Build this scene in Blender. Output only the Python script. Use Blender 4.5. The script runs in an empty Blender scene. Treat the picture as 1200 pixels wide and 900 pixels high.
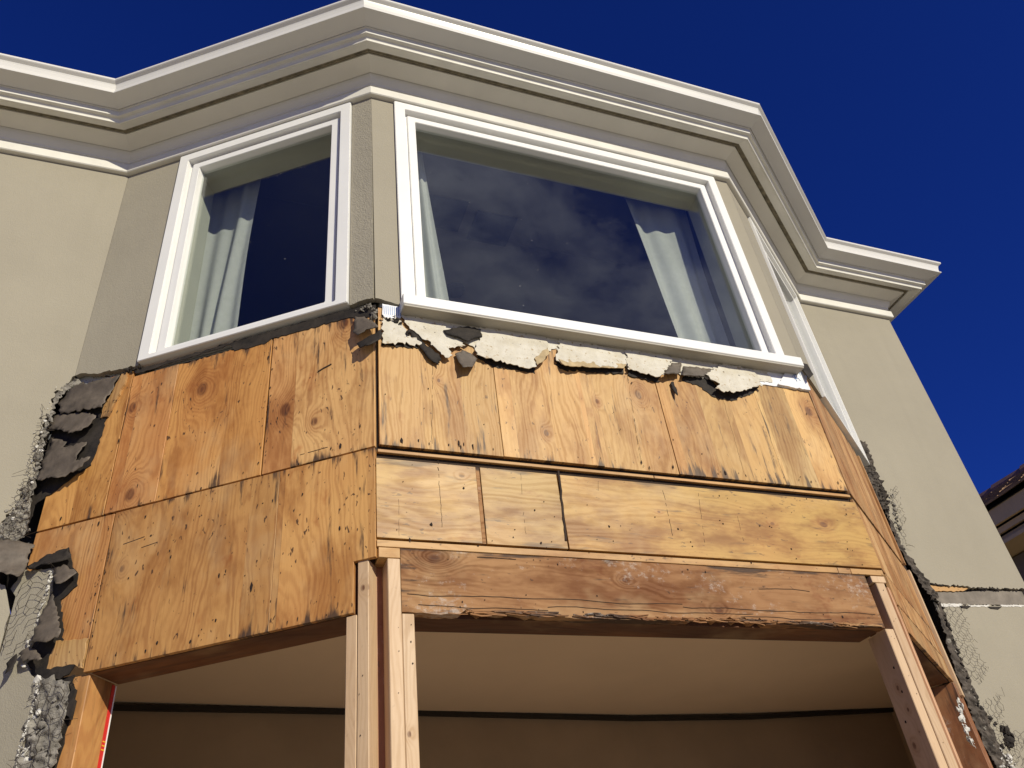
import bpy, bmesh, math, random
from mathutils import Vector, Matrix, noise as mnoise
random.seed(7)
R_ = math.radians
sc = bpy.context.scene
COL = sc.collection

# ------------------------------------------------------------------ camera
CAM_LOC = Vector((-0.44600, -2.05058, 1.6))
RIGHT = Vector((0.93676995, -0.33299248, -0.10760145))
UP = Vector((-0.12222714, -0.59945429, 0.79102154))
FWD = Vector((0.32790637, 0.72785339, 0.60225149))
FPX = 965.07                      # focal length for a frame 1200 wide
ZS = 1.6 + 2.32031                # heights below are measured from a datum in the bay; ground is 0
cam = bpy.data.cameras.new('camera')
camo = bpy.data.objects.new('camera', cam)
COL.objects.link(camo)
m = Matrix((RIGHT, UP, -FWD)).transposed().to_4x4()
m.translation = CAM_LOC
camo.matrix_world = m
cam.sensor_width = 36
cam.lens = 36 * FPX / 1200
cam.clip_start = 0.05
cam.clip_end = 3000
sc.camera = camo

# ------------------------------------------------------------------ light
SUN_EL, SUN_AZ = 25.3, 15.0       # azimuth: degrees to the right of straight out from the bay (-y)
w = bpy.data.worlds.new('World')
sc.world = w
w.use_nodes = True
nt = w.node_tree
nt.nodes.clear()
sky = nt.nodes.new('ShaderNodeTexSky')
sky.sky_type = 'NISHITA'
sky.sun_disc = False
sky.sun_elevation = R_(SUN_EL)
sky.sun_rotation = R_(180 - SUN_AZ)
sky.altitude = 1400
sky.air_density = 1.15
sky.dust_density = 0.0
sky.ozone_density = 6.5
bg = nt.nodes.new('ShaderNodeBackground')
bg.inputs['Strength'].default_value = 0.070
out = nt.nodes.new('ShaderNodeOutputWorld')
# thin broken cloud in the half of the sky behind the viewer (it is what the front pane mirrors)
tc = nt.nodes.new('ShaderNodeTexCoord')
mp = nt.nodes.new('ShaderNodeMapping')
mp.inputs['Scale'].default_value = (1.6, 2.6, 2.2)
nz = nt.nodes.new('ShaderNodeTexNoise')
nz.inputs['Scale'].default_value = 2.6
nz.inputs['Detail'].default_value = 9
nz.inputs['Roughness'].default_value = 0.62
nz.inputs['Distortion'].default_value = 0.08
rp = nt.nodes.new('ShaderNodeMapRange')
rp.inputs['From Min'].default_value = 0.44
rp.inputs['From Max'].default_value = 0.80
dt = nt.nodes.new('ShaderNodeVectorMath'); dt.operation = 'DOT_PRODUCT'
dt.inputs[1].default_value = (0.36, -0.66, 0.66)
mr = nt.nodes.new('ShaderNodeMapRange')
mr.inputs['From Min'].default_value = 0.62
mr.inputs['From Max'].default_value = 0.97
mu = nt.nodes.new('ShaderNodeMath'); mu.operation = 'MULTIPLY'
mx = nt.nodes.new('ShaderNodeMixRGB')
mx.inputs['Color2'].default_value = (11.0, 11.4, 13.8, 1)
lk = nt.links.new
lk(tc.outputs['Generated'], mp.inputs['Vector']); lk(mp.outputs[0], nz.inputs['Vector'])
lk(nz.outputs['Fac'], rp.inputs['Value']); lk(tc.outputs['Generated'], dt.inputs[0])
lk(dt.outputs['Value'], mr.inputs['Value']); lk(rp.outputs[0], mu.inputs[0]); lk(mr.outputs[0], mu.inputs[1])
tint = nt.nodes.new('ShaderNodeMixRGB'); tint.blend_type = 'MULTIPLY'; tint.inputs['Fac'].default_value = 1.0
tint.inputs['Color2'].default_value = (0.145, 0.315, 1.07, 1)      # the deep blue of the photograph's polarised sky
lk(sky.outputs[0], tint.inputs['Color1'])
lk(mu.outputs[0], mx.inputs['Fac']); lk(tint.outputs[0], mx.inputs['Color1'])
lk(mx.outputs[0], bg.inputs['Color']); lk(bg.outputs[0], out.inputs['Surface'])

sd = bpy.data.lights.new('sun', 'SUN')
sd.energy = 4.5
sd.angle = R_(0.53)
sd.color = (1.0, 0.93, 0.75)
so = bpy.data.objects.new('sun', sd)
COL.objects.link(so)
sun_dir = Vector((math.sin(R_(SUN_AZ)) * math.cos(R_(SUN_EL)), -math.cos(R_(SUN_AZ)) * math.cos(R_(SUN_EL)), math.sin(R_(SUN_EL))))
so.rotation_euler = sun_dir.to_track_quat('Z', 'Y').to_euler()
so.location = (4, -12, 9)
vs = sc.view_settings
vs.view_transform = 'Standard'
vs.look = 'None'
vs.exposure = 0.0
vs.gamma = 1.0
vs.use_curve_mapping = False
sc.cycles.max_bounces = 8
sc.cycles.diffuse_bounces = 4

# ------------------------------------------------------------------ the plan of the walls
PA, PB, PC, PD, PE = [Vector(p) for p in ((-0.9667, 0.6876), (0, 0), (1.8, 0), (2.7305, 0.6875), (3.4230, 0.6875))]
PLAN = [Vector((-6.0, PA.y)), PA, PB, PC, PD, PE, Vector((PE.x, 6.0))]

def mkface(X, Y):
    d = (Y - X).normalized()
    return X, d, Vector((d.y, -d.x)), (Y - X).length
FACES = {'F': mkface(PB, PC), 'L': mkface(PA, PB), 'R': mkface(PC, PD), 'X': mkface(PD, PE),
         'W': mkface(PA - Vector((1.2, 0)), PA), 'S': mkface(PE, Vector((PE.x, 6.0)))}

def fp(face, s, z, o=0.0):        # face coordinates: along the wall, height over datum, out of the wall
    X, d, n, l = FACES[face]
    q = X + d * s + n * o
    return Vector((q.x, q.y, z + ZS))

def un(face, x, y, o=0.0):        # where the sight line through a photo point meets that wall plane
    X, d, n, l = FACES[face]
    ray = RIGHT * ((x - 600) / FPX) - UP * ((y - 450) / FPX) + FWD
    n3 = Vector((n.x, n.y, 0)); X3 = Vector((X.x, X.y, 0))
    t = (n3.dot(X3 - CAM_LOC) + o) / n3.dot(ray)
    q = CAM_LOC + ray * t
    return ((Vector((q.x, q.y)) - X).dot(d), q.z - ZS)

def uns(face, pts, o=0.0):
    return [un(face, x, y, o) for x, y in pts]

# ------------------------------------------------------------------ node helper
class Mat:
    def __init__(self, name, rough=0.7, spec=0.5):
        self.m = bpy.data.materials.new(name)
        self.m.use_nodes = True
        self.t = self.m.node_tree
        self.b = self.t.nodes['Principled BSDF']
        self.b.inputs['Roughness'].default_value = rough
        self.b.inputs['Specular IOR Level'].default_value = spec
    def n(self, typ, **kw):
        nd = self.t.nodes.new(typ)
        for k, v in kw.items():
            if k.startswith('_'):
                setattr(nd, k[1:], v)
        return nd
    def put(self, sock, v):
        if hasattr(v, 'links') or isinstance(v, bpy.types.NodeSocket):
            self.t.links.new(v, sock)
        else:
            sock.default_value = v
    def math(self, op, a, b=0.0, c=None, clamp=False):
        nd = self.n('ShaderNodeMath', _operation=op, _use_clamp=clamp)
        self.put(nd.inputs[0], a); self.put(nd.inputs[1], b)
        if c is not None: self.put(nd.inputs[2], c)
        return nd.outputs[0]
    def coord(self, which='Object'):
        return self.n('ShaderNodeTexCoord').outputs[which]
    def uv(self, name):
        return self.n('ShaderNodeUVMap', _uv_map=name).outputs[0]
    def sep(self, v):
        nd = self.n('ShaderNodeSeparateXYZ'); self.put(nd.inputs[0], v); return nd.outputs
    def comb(self, x, y, z=0.0):
        nd = self.n('ShaderNodeCombineXYZ')
        self.put(nd.inputs[0], x); self.put(nd.inputs[1], y); self.put(nd.inputs[2], z); return nd.outputs[0]
    def noise(self, vec, scale, detail=3, rough=0.55, dist=0.0, w=None):
        nd = self.n('ShaderNodeTexNoise', _noise_dimensions='4D' if w is not None else '3D')
        self.put(nd.inputs['Vector'], vec); nd.inputs['Scale'].default_value = scale
        nd.inputs['Detail'].default_value = detail; nd.inputs['Roughness'].default_value = rough
        nd.inputs['Distortion'].default_value = dist
        if w is not None: self.put(nd.inputs['W'], w)
        return nd.outputs['Fac']
    def rng(self, v, a, b, c=0.0, d=1.0, smooth=False):
        nd = self.n('ShaderNodeMapRange', _interpolation_type='SMOOTHSTEP' if smooth else 'LINEAR')
        self.put(nd.inputs['Value'], v)
        nd.inputs['From Min'].default_value = a; nd.inputs['From Max'].default_value = b
        nd.inputs['To Min'].default_value = c; nd.inputs['To Max'].default_value = d
        return nd.outputs['Result']
    def mix(self, f, a, b, mode='MIX'):
        nd = self.n('ShaderNodeMixRGB', _blend_type=mode)
        self.put(nd.inputs[0], f)
        self.put(nd.inputs[1], a if not isinstance(a, tuple) else (*a[:3], 1))
        self.put(nd.inputs[2], b if not isinstance(b, tuple) else (*b[:3], 1))
        return nd.outputs[0]
    def bump(self, h, strength=0.3, dist=0.01):
        nd = self.n('ShaderNodeBump'); nd.inputs['Strength'].default_value = strength
        nd.inputs['Distance'].default_value = dist
        self.put(nd.inputs['Height'], h)
        self.t.links.new(nd.outputs[0], self.b.inputs['Normal'])
    def color(self, c):
        self.put(self.b.inputs['Base Color'], c if not isinstance(c, tuple) else (*c[:3], 1))
        return self.m

def plain(name, col, rough=0.7, var=0.12, scale=6, bump=0.0, bscale=80, spec=0.4):
    M = Mat(name, rough, spec)
    co = M.coord()
    f = M.rng(M.noise(co, scale, 4), 0.3, 0.7)
    c = M.mix(f, tuple(x * (1 - var) for x in col), tuple(x * (1 + var) for x in col))
    if bump:
        M.bump(M.noise(co, bscale, 3), bump, 0.004)
    return M.color(c)

def mat_stucco(name, col, sand=0.35, grain=260, blotch=0.06):
    M = Mat(name, 0.9, 0.2)
    co = M.coord()
    big = M.rng(M.noise(co, 1.7, 5, 0.6), 0.3, 0.7)
    mid = M.rng(M.noise(co, 9, 4, 0.6), 0.3, 0.7)
    c = M.mix(big, tuple(x * (1 - blotch) for x in col), tuple(x * (1 + blotch) for x in col))
    c = M.mix(M.math('MULTIPLY', mid, 0.10), c, tuple(x * 0.82 for x in col))
    # faint rain streaks
    x, y, z = M.sep(co)
    st = M.noise(M.comb(M.math('MULTIPLY', x, 14.0), M.math('MULTIPLY', y, 14.0), M.math('MULTIPLY', z, 0.9)), 1.0, 3)
    c = M.mix(M.rng(st, 0.55, 0.8, 0.0, 0.13), c, tuple(x_ * 0.75 for x_ in col))
    n1 = M.noise(co, grain, 2, 0.6)
    n2 = M.noise(co, grain * 0.32, 3, 0.6)
    n3 = M.noise(co, 7, 2)
    h = M.math('ADD', M.math('ADD', n1, M.math('MULTIPLY', n2, 0.8)), M.math('MULTIPLY', n3, 2.0))
    M.bump(h, sand, 0.004)
    return M.color(c)

def mat_wood(name, light, dark, knots=(), horiz=False, freq=900.0, ring=0.75, stain=0.5, fleck=0.5, tone=0.10,
             warm=(0.42, 0.17, 0.05), warmamt=0.35, rough=0.62, amp=1.0, white=0.0, spec=0.35, edge=0.5, grime=0.7, veneer=0.0):
    """rotary-cut veneer / sawn timber: growth rings as contour lines of a warped field, bulging round the knots"""
    M = Mat(name, rough, spec)
    u, v, _ = M.sep(M.uv('metres'))
    if horiz: u, v = v, u
    rnd = M.n('ShaderNodeObjectInfo').outputs['Random']
    W = M.math('MULTIPLY', rnd, 37.0)
    vw = None
    if veneer:
        vpos = M.math('ADD', M.math('DIVIDE', u, veneer), M.math('MULTIPLY', rnd, 3.0))
        vi = M.math('FLOOR', vpos)
        wn_ = M.n('ShaderNodeTexWhiteNoise', _noise_dimensions='1D')
        M.put(wn_.inputs['W'], M.math('ADD', vi, W))
        vw, vc = wn_.outputs['Value'], wn_.outputs['Color']
        W = M.math('ADD', W, M.math('MULTIPLY', vw, 8.0))
    base = M.noise(M.comb(M.math('MULTIPLY', u, 4.2), M.math('MULTIPLY', v, 1.25)), 1.0, 2, 0.5, w=W)
    fine = M.noise(M.comb(M.math('MULTIPLY', u, 26.0), M.math('MULTIPLY', v, 7.0)), 1.0, 3, 0.55, w=W)
    h = M.math('ADD', M.math('MULTIPLY', u, 0.34), M.math('ADD', M.math('MULTIPLY', base, 0.15 * amp), M.math('MULTIPLY', fine, 0.016)))
    core = None
    halo = None
    for (ks, kz, kr) in knots:
        kr = kr * 1.3
        du = M.math('DIVIDE', M.math('SUBTRACT', u, kz if horiz else ks), kr * 1.5)
        dv = M.math('DIVIDE', M.math('SUBTRACT', v, ks if horiz else kz), kr * 2.3)
        d2 = M.math('ADD', M.math('MULTIPLY', du, du), M.math('MULTIPLY', dv, dv))
        e = M.math('POWER', 2.718, M.math('MULTIPLY', d2, -1.0))
        h = M.math('ADD', h, M.math('MULTIPLY', e, kr * 1.3))
        wob = M.math('ADD', d2, M.math('MULTIPLY', M.math('SUBTRACT', fine, 0.5), 0.22))
        c1 = M.rng(wob, 0.04, 0.17, 1.0, 0.0, True)
        core = c1 if core is None else M.math('MAXIMUM', core, c1)
        e2 = M.rng(wob, 0.0, 1.9, 1.0, 0.0, True)
        halo = e2 if halo is None else M.math('MAXIMUM', halo, e2)
    wv = M.math('SINE', M.math('MULTIPLY', h, freq))
    wv2 = M.math('SINE', M.math('MULTIPLY', h, freq * 0.37))
    r = M.math('ADD', M.math('MULTIPLY', wv, 0.36), M.math('MULTIPLY', wv2, 0.22))
    rr = M.rng(r, -0.35, 0.62, 0.0, 1.0, True)
    fib = M.noise(M.comb(M.math('MULTIPLY', u, 520.0), M.math('MULTIPLY', v, 9.0)), 1.0, 2, 0.5, w=W)
    con = M.rng(M.noise(M.comb(M.math('MULTIPLY', u, 6.0), M.math('MULTIPLY', v, 2.0)), 1.0, 2, w=W), 0.3, 0.7, 0.25, 1.0)
    if halo is not None: con = M.math('MAXIMUM', con, M.math('MULTIPLY', halo, 1.5, clamp=True))
    f = M.math('MULTIPLY', M.math('MULTIPLY', rr, con), ring)
    f = M.math('ADD', f, M.math('MULTIPLY', M.math('SUBTRACT', fib, 0.5), 0.55), clamp=True)
    c = M.mix(f, light, dark)
    blot = M.rng(M.noise(M.comb(M.math('MULTIPLY', u, 3.4), M.math('MULTIPLY', v, 1.6)), 1.0, 3, 0.6, w=W), 0.42, 0.72)
    c = M.mix(M.math('MULTIPLY', blot, warmamt), c, warm)
    if halo is not None:
        c = M.mix(M.math('MULTIPLY', halo, 0.40), c, tuple(x * 0.75 for x in warm))
        inner = M.rng(M.math('SINE', M.math('MULTIPLY', h, freq * 1.3)), -1, 1, 0.6, 1.0)
        c = M.mix(M.math('MULTIPLY', core, M.math('MULTIPLY', inner, 0.86)), c, (0.10, 0.032, 0.012))
    # tone of each sheet
    if vw is not None:
        tv = M.rng(vw, 0, 1, 0.84, 1.10)
        c = M.mix(1.0, c, M.comb(tv, tv, tv), 'MULTIPLY')
        r2, g2, b2 = M.sep(vc)
        c = M.mix(M.rng(g2, 0.45, 1.0, 0.0, 0.8), c, M.mix(1.0, c, (1.0, 0.90, 0.82), 'MULTIPLY'))
        c = M.mix(M.rng(b2, 0.55, 1.0, 0.0, 0.55), c, M.mix(1.0, c, (1.08, 1.10, 1.18), 'MULTIPLY'))
        vf = M.math('FRACT', vpos)
        ln = M.math('MULTIPLY', M.rng(vf, 0.0, 0.0016 / veneer, 1.0, 0.0), M.math('GREATER_THAN', r2, 0.35))
        brk = M.rng(M.noise(M.comb(0.0, M.math('MULTIPLY', v, 14.0)), 1.0, 3, w=W), 0.4, 0.6, 0.25, 0.9)
        c = M.mix(M.math('MULTIPLY', ln, brk), c, (0.06, 0.028, 0.014))
    oc = M.n('ShaderNodeObjectInfo').outputs['Color']
    c = M.mix(1.0, c, oc, 'MULTIPLY')
    tn = M.rng(rnd, 0.0, 1.0, 1.0 - tone, 1.0 + tone)
    c = M.mix(1.0, c, M.comb(tn, tn, tn), 'MULTIPLY')
    dirt = M.rng(M.noise(M.comb(M.math('MULTIPLY', u, 5.5), M.math('MULTIPLY', v, 2.2)), 1.0, 5, 0.68, w=M.math('ADD', W, 5.0)), 0.44, 0.64, 0.0, grime, True)
    c = M.mix(dirt, c, M.mix(1.0, c, (0.58, 0.45, 0.34), 'MULTIPLY'))
    bl = M.rng(M.noise(M.comb(M.math('MULTIPLY', u, 4.0), M.math('MULTIPLY', v, 2.6)), 1.0, 4, 0.65, w=M.math('ADD', W, 11.0)), 0.50, 0.68, 0.0, grime * 0.55, True)
    c = M.mix(bl, c, M.mix(0.45, c, (0.66, 0.50, 0.27)))                      # bleached patches
    rs = M.rng(M.noise(M.comb(M.math('MULTIPLY', u, 8.0), M.math('MULTIPLY', v, 5.0)), 1.0, 4, 0.7, w=M.math('ADD', W, 17.0)), 0.58, 0.72, 0.0, grime * 0.75, True)
    c = M.mix(rs, c, M.mix(1.0, c, (0.62, 0.36, 0.22), 'MULTIPLY'))          # rusty brown stains
    # water stains running with the grain, denser along the edges of the sheet
    if stain > 0:
        pu, pv, _ = M.sep(M.uv('sheet'))
        ed = M.math('MULTIPLY', M.math('MULTIPLY', pv, M.math('SUBTRACT', 1.0, pv)), 4.0)
        edu = M.math('MULTIPLY', M.math('MULTIPLY', pu, M.math('SUBTRACT', 1.0, pu)), 4.0)
        near = M.math('MAXIMUM', M.rng(ed, 0.0, 0.35, edge, 0.0), M.rng(edu, 0.0, 0.14, edge * 0.7, 0.0))
        s1 = M.noise(M.comb(M.math('MULTIPLY', u, 42.0), M.math('MULTIPLY', v, 5.0)), 1.0, 4, 0.62, w=W)
        s2 = M.noise(M.comb(M.math('MULTIPLY', u, 2.6), M.math('MULTIPLY', v, 1.8)), 1.0, 2, w=W)
        s3 = M.rng(M.noise(M.comb(M.math('MULTIPLY', u, 9.0), M.math('MULTIPLY', v, 3.0)), 1.0, 2, w=M.math('ADD', W, 3.0)), 0.36, 0.62, 0.15, 1.15)
        near = M.math('MULTIPLY', near, s3)
        thr = M.math('ADD', M.math('ADD', s1, M.math('MULTIPLY', near, 0.21)), M.math('MULTIPLY', M.math('SUBTRACT', s2, 0.5), 0.34))
        sf = M.rng(thr, 0.585, 0.73, 0.0, stain, True)
        c = M.mix(sf, c, (0.045, 0.028, 0.020))
    if fleck > 0:
        k1 = M.noise(M.comb(M.math('MULTIPLY', u, 95.0), M.math('MULTIPLY', v, 40.0)), 1.0, 2, 0.5, dist=0.6, w=W)
        k2 = M.noise(M.comb(M.math('MULTIPLY', u, 7.0), M.math('MULTIPLY', v, 5.0)), 1.0, 2, w=W)
        kf = M.rng(M.math('ADD', k1, M.math('MULTIPLY', M.math('SUBTRACT', k2, 0.5), 0.30)), 0.665, 0.715, 0.0, fleck, True)
        c = M.mix(kf, c, (0.035, 0.018, 0.012))
    if white > 0:
        w1 = M.noise(M.comb(M.math('MULTIPLY', u, 60.0), M.math('MULTIPLY', v, 45.0)), 1.0, 5, 0.75, w=W)
        w2 = M.noise(M.comb(M.math('MULTIPLY', u, 9.0), M.math('MULTIPLY', v, 4.0)), 1.0, 2, w=W)
        wf = M.rng(M.math('ADD', w1, M.math('MULTIPLY', M.math('SUBTRACT', w2, 0.5), 0.9)), 0.58, 0.80, 0.0, white, True)
        c = M.mix(wf, c, (0.55, 0.50, 0.44))
    hh = M.math('ADD', M.math('MULTIPLY', f, -0.6), M.math('MULTIPLY', fib, 0.5))
    M.bump(hh, 0.25, 0.002)
    ro = M.rng(f, 0, 1, rough - 0.1, rough + 0.12)
    M.put(M.b.inputs['Roughness'], ro)
    return M.color(c)

def kn(face, lst):
    return [(*un(face, x, y, -0.012), r) for x, y, r in lst]

M_PLY_L = mat_wood('plywood left face', (0.60, 0.345, 0.122), (0.27, 0.108, 0.030),
    kn('L', [(237, 456, 0.030), (334, 480, 0.026), (368, 494, 0.017), (403, 379, 0.026), (155, 478, 0.022), (152, 580, 0.026), (143, 667, 0.012)]),
    stain=0.9, fleck=0.85, freq=1050, amp=0.85, ring=0.60, warmamt=0.5, tone=0.06, edge=0.75, veneer=0.27, grime=0.85)
M_PLY_F = mat_wood('plywood front face', (0.55, 0.335, 0.120), (0.30, 0.142, 0.042),
    kn('F', [(748, 462, 0.022), (948, 482, 0.024), (640, 508, 0.012), (514, 446, 0.009), (700, 470, 0.010)]),
    stain=0.85, fleck=0.6, ring=0.50, warmamt=0.3, tone=0.08, grime=0.8, edge=0.7, veneer=0.135, amp=0.75, freq=1150)
M_PLY_M = mat_wood('plywood middle row', (0.44, 0.275, 0.078), (0.25, 0.125, 0.032),
    kn('F', [(541, 558, 0.010), (965, 615, 0.016), (905, 614, 0.009), (772, 600, 0.006)]), horiz=True,
    stain=0.6, fleck=0.5, ring=0.5, warmamt=0.42, tone=0.10, rough=0.56, amp=1.6, freq=600, grime=1.0)
M_PLY_R = mat_wood('plywood right face', (0.48, 0.29, 0.125), (0.28, 0.13, 0.045), (), stain=0.85, fleck=0.7, ring=0.7, tone=0.12, edge=0.7, veneer=0.11, grime=0.9)
M_BEAM = mat_wood('old beam timber', (0.37, 0.195, 0.080), (0.17, 0.072, 0.026),
    kn('F', [(509, 655, 0.022), (733, 680, 0.011), (843, 716, 0.014)]), horiz=True, freq=1000,
    stain=0.9, fleck=0.6, ring=0.75, warm=(0.22, 0.085, 0.030), warmamt=0.7, white=0.5, rough=0.85, edge=1.0, grime=1.0)
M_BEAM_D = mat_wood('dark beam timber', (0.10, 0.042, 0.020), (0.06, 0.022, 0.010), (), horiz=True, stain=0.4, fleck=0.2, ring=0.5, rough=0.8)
M_STRIP = mat_wood('strip timber', (0.54, 0.325, 0.125), (0.40, 0.21, 0.075), (), horiz=True, stain=0.7, fleck=0.6, ring=0.4, tone=0.12)
M_STUD = mat_wood('new stud timber', (0.57, 0.405, 0.25), (0.43, 0.28, 0.155),
    kn('L', [(424, 688, 0.010)]) + kn('F', [(480, 860, 0.008)]) + [(1.655, -1.63, 0.009), (1.662, -1.70, 0.007), (1.632, -1.80, 0.011), (1.672, -1.77, 0.004)], grime=0.2, stain=0.0, fleck=0.1, ring=0.6, warm=(0.60, 0.38, 0.20), warmamt=0.3, tone=0.06)
M_STUD_P = mat_wood('reddish stud timber', (0.62, 0.37, 0.215), (0.48, 0.26, 0.13), (), stain=0.1, fleck=0.3, ring=0.5, tone=0.05)
M_JAMB = mat_wood('jamb timber', (0.54, 0.285, 0.10), (0.36, 0.15, 0.05), (), stain=0.3, fleck=0.3, ring=0.8, tone=0.05)
M_POST_D = mat_wood('stained post timber', (0.30, 0.13, 0.06), (0.19, 0.075, 0.032), (), stain=0.7, fleck=0.4, ring=0.5, white=0.4)

M_STUCCO = mat_stucco('stucco', (0.325, 0.294, 0.228))
M_STUCCO_R = mat_stucco('stucco coarse', (0.305, 0.277, 0.218), sand=0.75, grain=150)
M_TRIM = plain('cornice paint', (0.68, 0.66, 0.595), 0.4, 0.08, 7, 0.10, 45)
M_GUT = plain('gutter enamel', (0.68, 0.665, 0.62), 0.28, 0.03, 3)
M_CORN = plain('soffit paint', (0.72, 0.69, 0.61), 0.6, 0.06, 4, 0.08, 60)
M_GROOVE = plain('dark groove', (0.22, 0.19, 0.13), 0.9, 0.4, 30)  # darker and more mottled than the cornice paint around it
M_WHITE = plain('white vinyl', (0.78, 0.775, 0.75), 0.32, 0.03, 5)
M_SILL_SHADE = plain('sill underside shade', (0.38, 0.35, 0.29), 0.5, 0.04, 5, 0.06, 90)  # darker tone stands in for the shade beneath the sill
M_DARK = plain('dark sheathing', (0.035, 0.022, 0.015), 0.95, 0.3, 20)
M_INT = plain('interior paint', (0.40, 0.40, 0.34), 0.8, 0.04)
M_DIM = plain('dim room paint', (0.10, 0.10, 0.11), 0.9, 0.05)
M_CEIL = plain('lower ceiling paint', (0.73, 0.585, 0.425), 0.85, 0.04, 2, 0.05, 30)
M_BACK = plain('lower wall board', (0.36, 0.26, 0.165), 0.85, 0.10, 3, 0.2, 25)
M_GAP_DARK = plain('gap dark brown', (0.030, 0.024, 0.018), 0.9, 0.2)  # near-black for the painted ceiling shadow line and the neighbour's roof deck
M_CONC = plain('patio concrete', (0.36, 0.335, 0.27), 0.9, 0.12, 2, 0.2, 60)
M_FLOOR = plain('room floor boards', (0.38, 0.26, 0.15), 0.6, 0.12, 5)
M_ROOF = plain('flat roof felt', (0.12, 0.11, 0.10), 0.9)
M_WIRE = plain('rusty wire', (0.055, 0.040, 0.028), 0.7, 0.3, 40)
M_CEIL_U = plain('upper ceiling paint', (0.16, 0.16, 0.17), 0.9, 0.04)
M_VENT = plain('vent grille', (0.05, 0.06, 0.09), 0.6)
M_RED = plain('red print', (0.62, 0.03, 0.025), 0.5, 0.05)
M_YEL = plain('yellow print', (0.80, 0.42, 0.03), 0.5, 0.05)
M_TAGW = plain('white print', (0.85, 0.84, 0.82), 0.5, 0.03)
M_TILE = plain('roof tile', (0.26, 0.16, 0.09), 0.9, 0.25, 12, 0.2, 40)
M_RIDGE = plain('ridge tile', (0.24, 0.13, 0.095), 0.85, 0.2, 12)
M_NTRIM = plain('neighbour eave paint', (0.62, 0.42, 0.20), 0.7, 0.05)
M_NWALL = plain('neighbour wall', (0.16, 0.125, 0.09), 0.9, 0.1)
M_SPLINT = mat_wood('splintered edge', (0.46, 0.29, 0.12), (0.24, 0.12, 0.045), (), stain=0.5, fleck=0.8, ring=0.9)

def mat_paper():
    M = Mat('tar paper', 0.62, 0.45)
    co = M.coord()
    f = M.rng(M.noise(co, 9, 5, 0.65), 0.33, 0.7)
    c = M.mix(f, (0.058, 0.047, 0.036), (0.165, 0.132, 0.100))
    dk = M.rng(M.noise(co, 30, 4, 0.7), 0.60, 0.72)
    c = M.mix(M.math('MULTIPLY', dk, 0.75), c, (0.022, 0.018, 0.015))
    M.bump(M.noise(co, 45, 4), 0.35, 0.004)
    return M.color(c)
M_PAPER = mat_paper()
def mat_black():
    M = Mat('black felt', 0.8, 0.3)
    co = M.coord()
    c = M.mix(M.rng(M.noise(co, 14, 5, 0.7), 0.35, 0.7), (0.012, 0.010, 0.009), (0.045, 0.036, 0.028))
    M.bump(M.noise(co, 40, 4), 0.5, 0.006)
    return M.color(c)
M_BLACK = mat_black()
def mat_remnant():
    M = Mat('old painted render', 0.85, 0.25)
    co = M.coord()
    f = M.rng(M.noise(co, 12, 5, 0.65), 0.35, 0.68)
    c = M.mix(f, (0.52, 0.475, 0.375), (0.66, 0.63, 0.55))
    c = M.mix(M.rng(M.noise(co, 55, 3, 0.6), 0.60, 0.68, 0, 0.75), c, (0.34, 0.24, 0.12))
    c = M.mix(M.rng(M.noise(co, 75, 3, 0.6), 0.68, 0.71, 0, 0.9), c, (0.05, 0.035, 0.025))
    M.bump(M.noise(co, 70, 4, 0.6), 0.45, 0.004)
    return M.color(c)
M_REM = mat_remnant()
def mat_card():
    return plain('torn card edge', (0.42, 0.32, 0.18), 0.9, 0.25, 30, 0.3, 90)
M_CARD = mat_card()
def mat_mortar():
    M = Mat('broken mortar', 0.95, 0.2)
    co = M.coord()
    c = M.mix(M.rng(M.noise(co, 25, 5, 0.7), 0.35, 0.66), (0.12, 0.108, 0.09), (0.34, 0.315, 0.27))
    c = M.mix(M.rng(M.noise(co, 60, 3), 0.60, 0.66), c, (0.035, 0.03, 0.026))
    M.bump(M.noise(co, 90, 4, 0.7), 0.9, 0.006)
    return M.color(c)
M_MORTAR = mat_mortar()
M_BANDP = plain('grey building paper', (0.19, 0.165, 0.135), 0.9, 0.25, 14, 0.3, 50)
M_FELTM = plain('felt and mortar', (0.075, 0.062, 0.050), 0.95, 0.7, 26, 0.8, 90)
M_CHALK = plain('white plaster edge', (0.60, 0.58, 0.53), 0.9, 0.12, 40, 0.5, 120)
def mat_membrane():
    M = Mat('white flashing membrane', 0.45, 0.4)
    co = M.coord()
    c = M.mix(M.rng(M.noise(co, 20, 3), 0.4, 0.7), (0.70, 0.71, 0.74), (0.82, 0.82, 0.83))
    c = M.mix(M.rng(M.noise(co, 45, 4, 0.7), 0.62, 0.70, 0, 0.6), c, (0.28, 0.25, 0.22))
    M.bump(M.noise(co, 35, 3), 0.3, 0.004)
    return M.color(c)
M_MEMB = mat_membrane()
M_BLUE = plain('blue printed weave', (0.10, 0.22, 0.46), 0.6, 0.35, 70)
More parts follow.
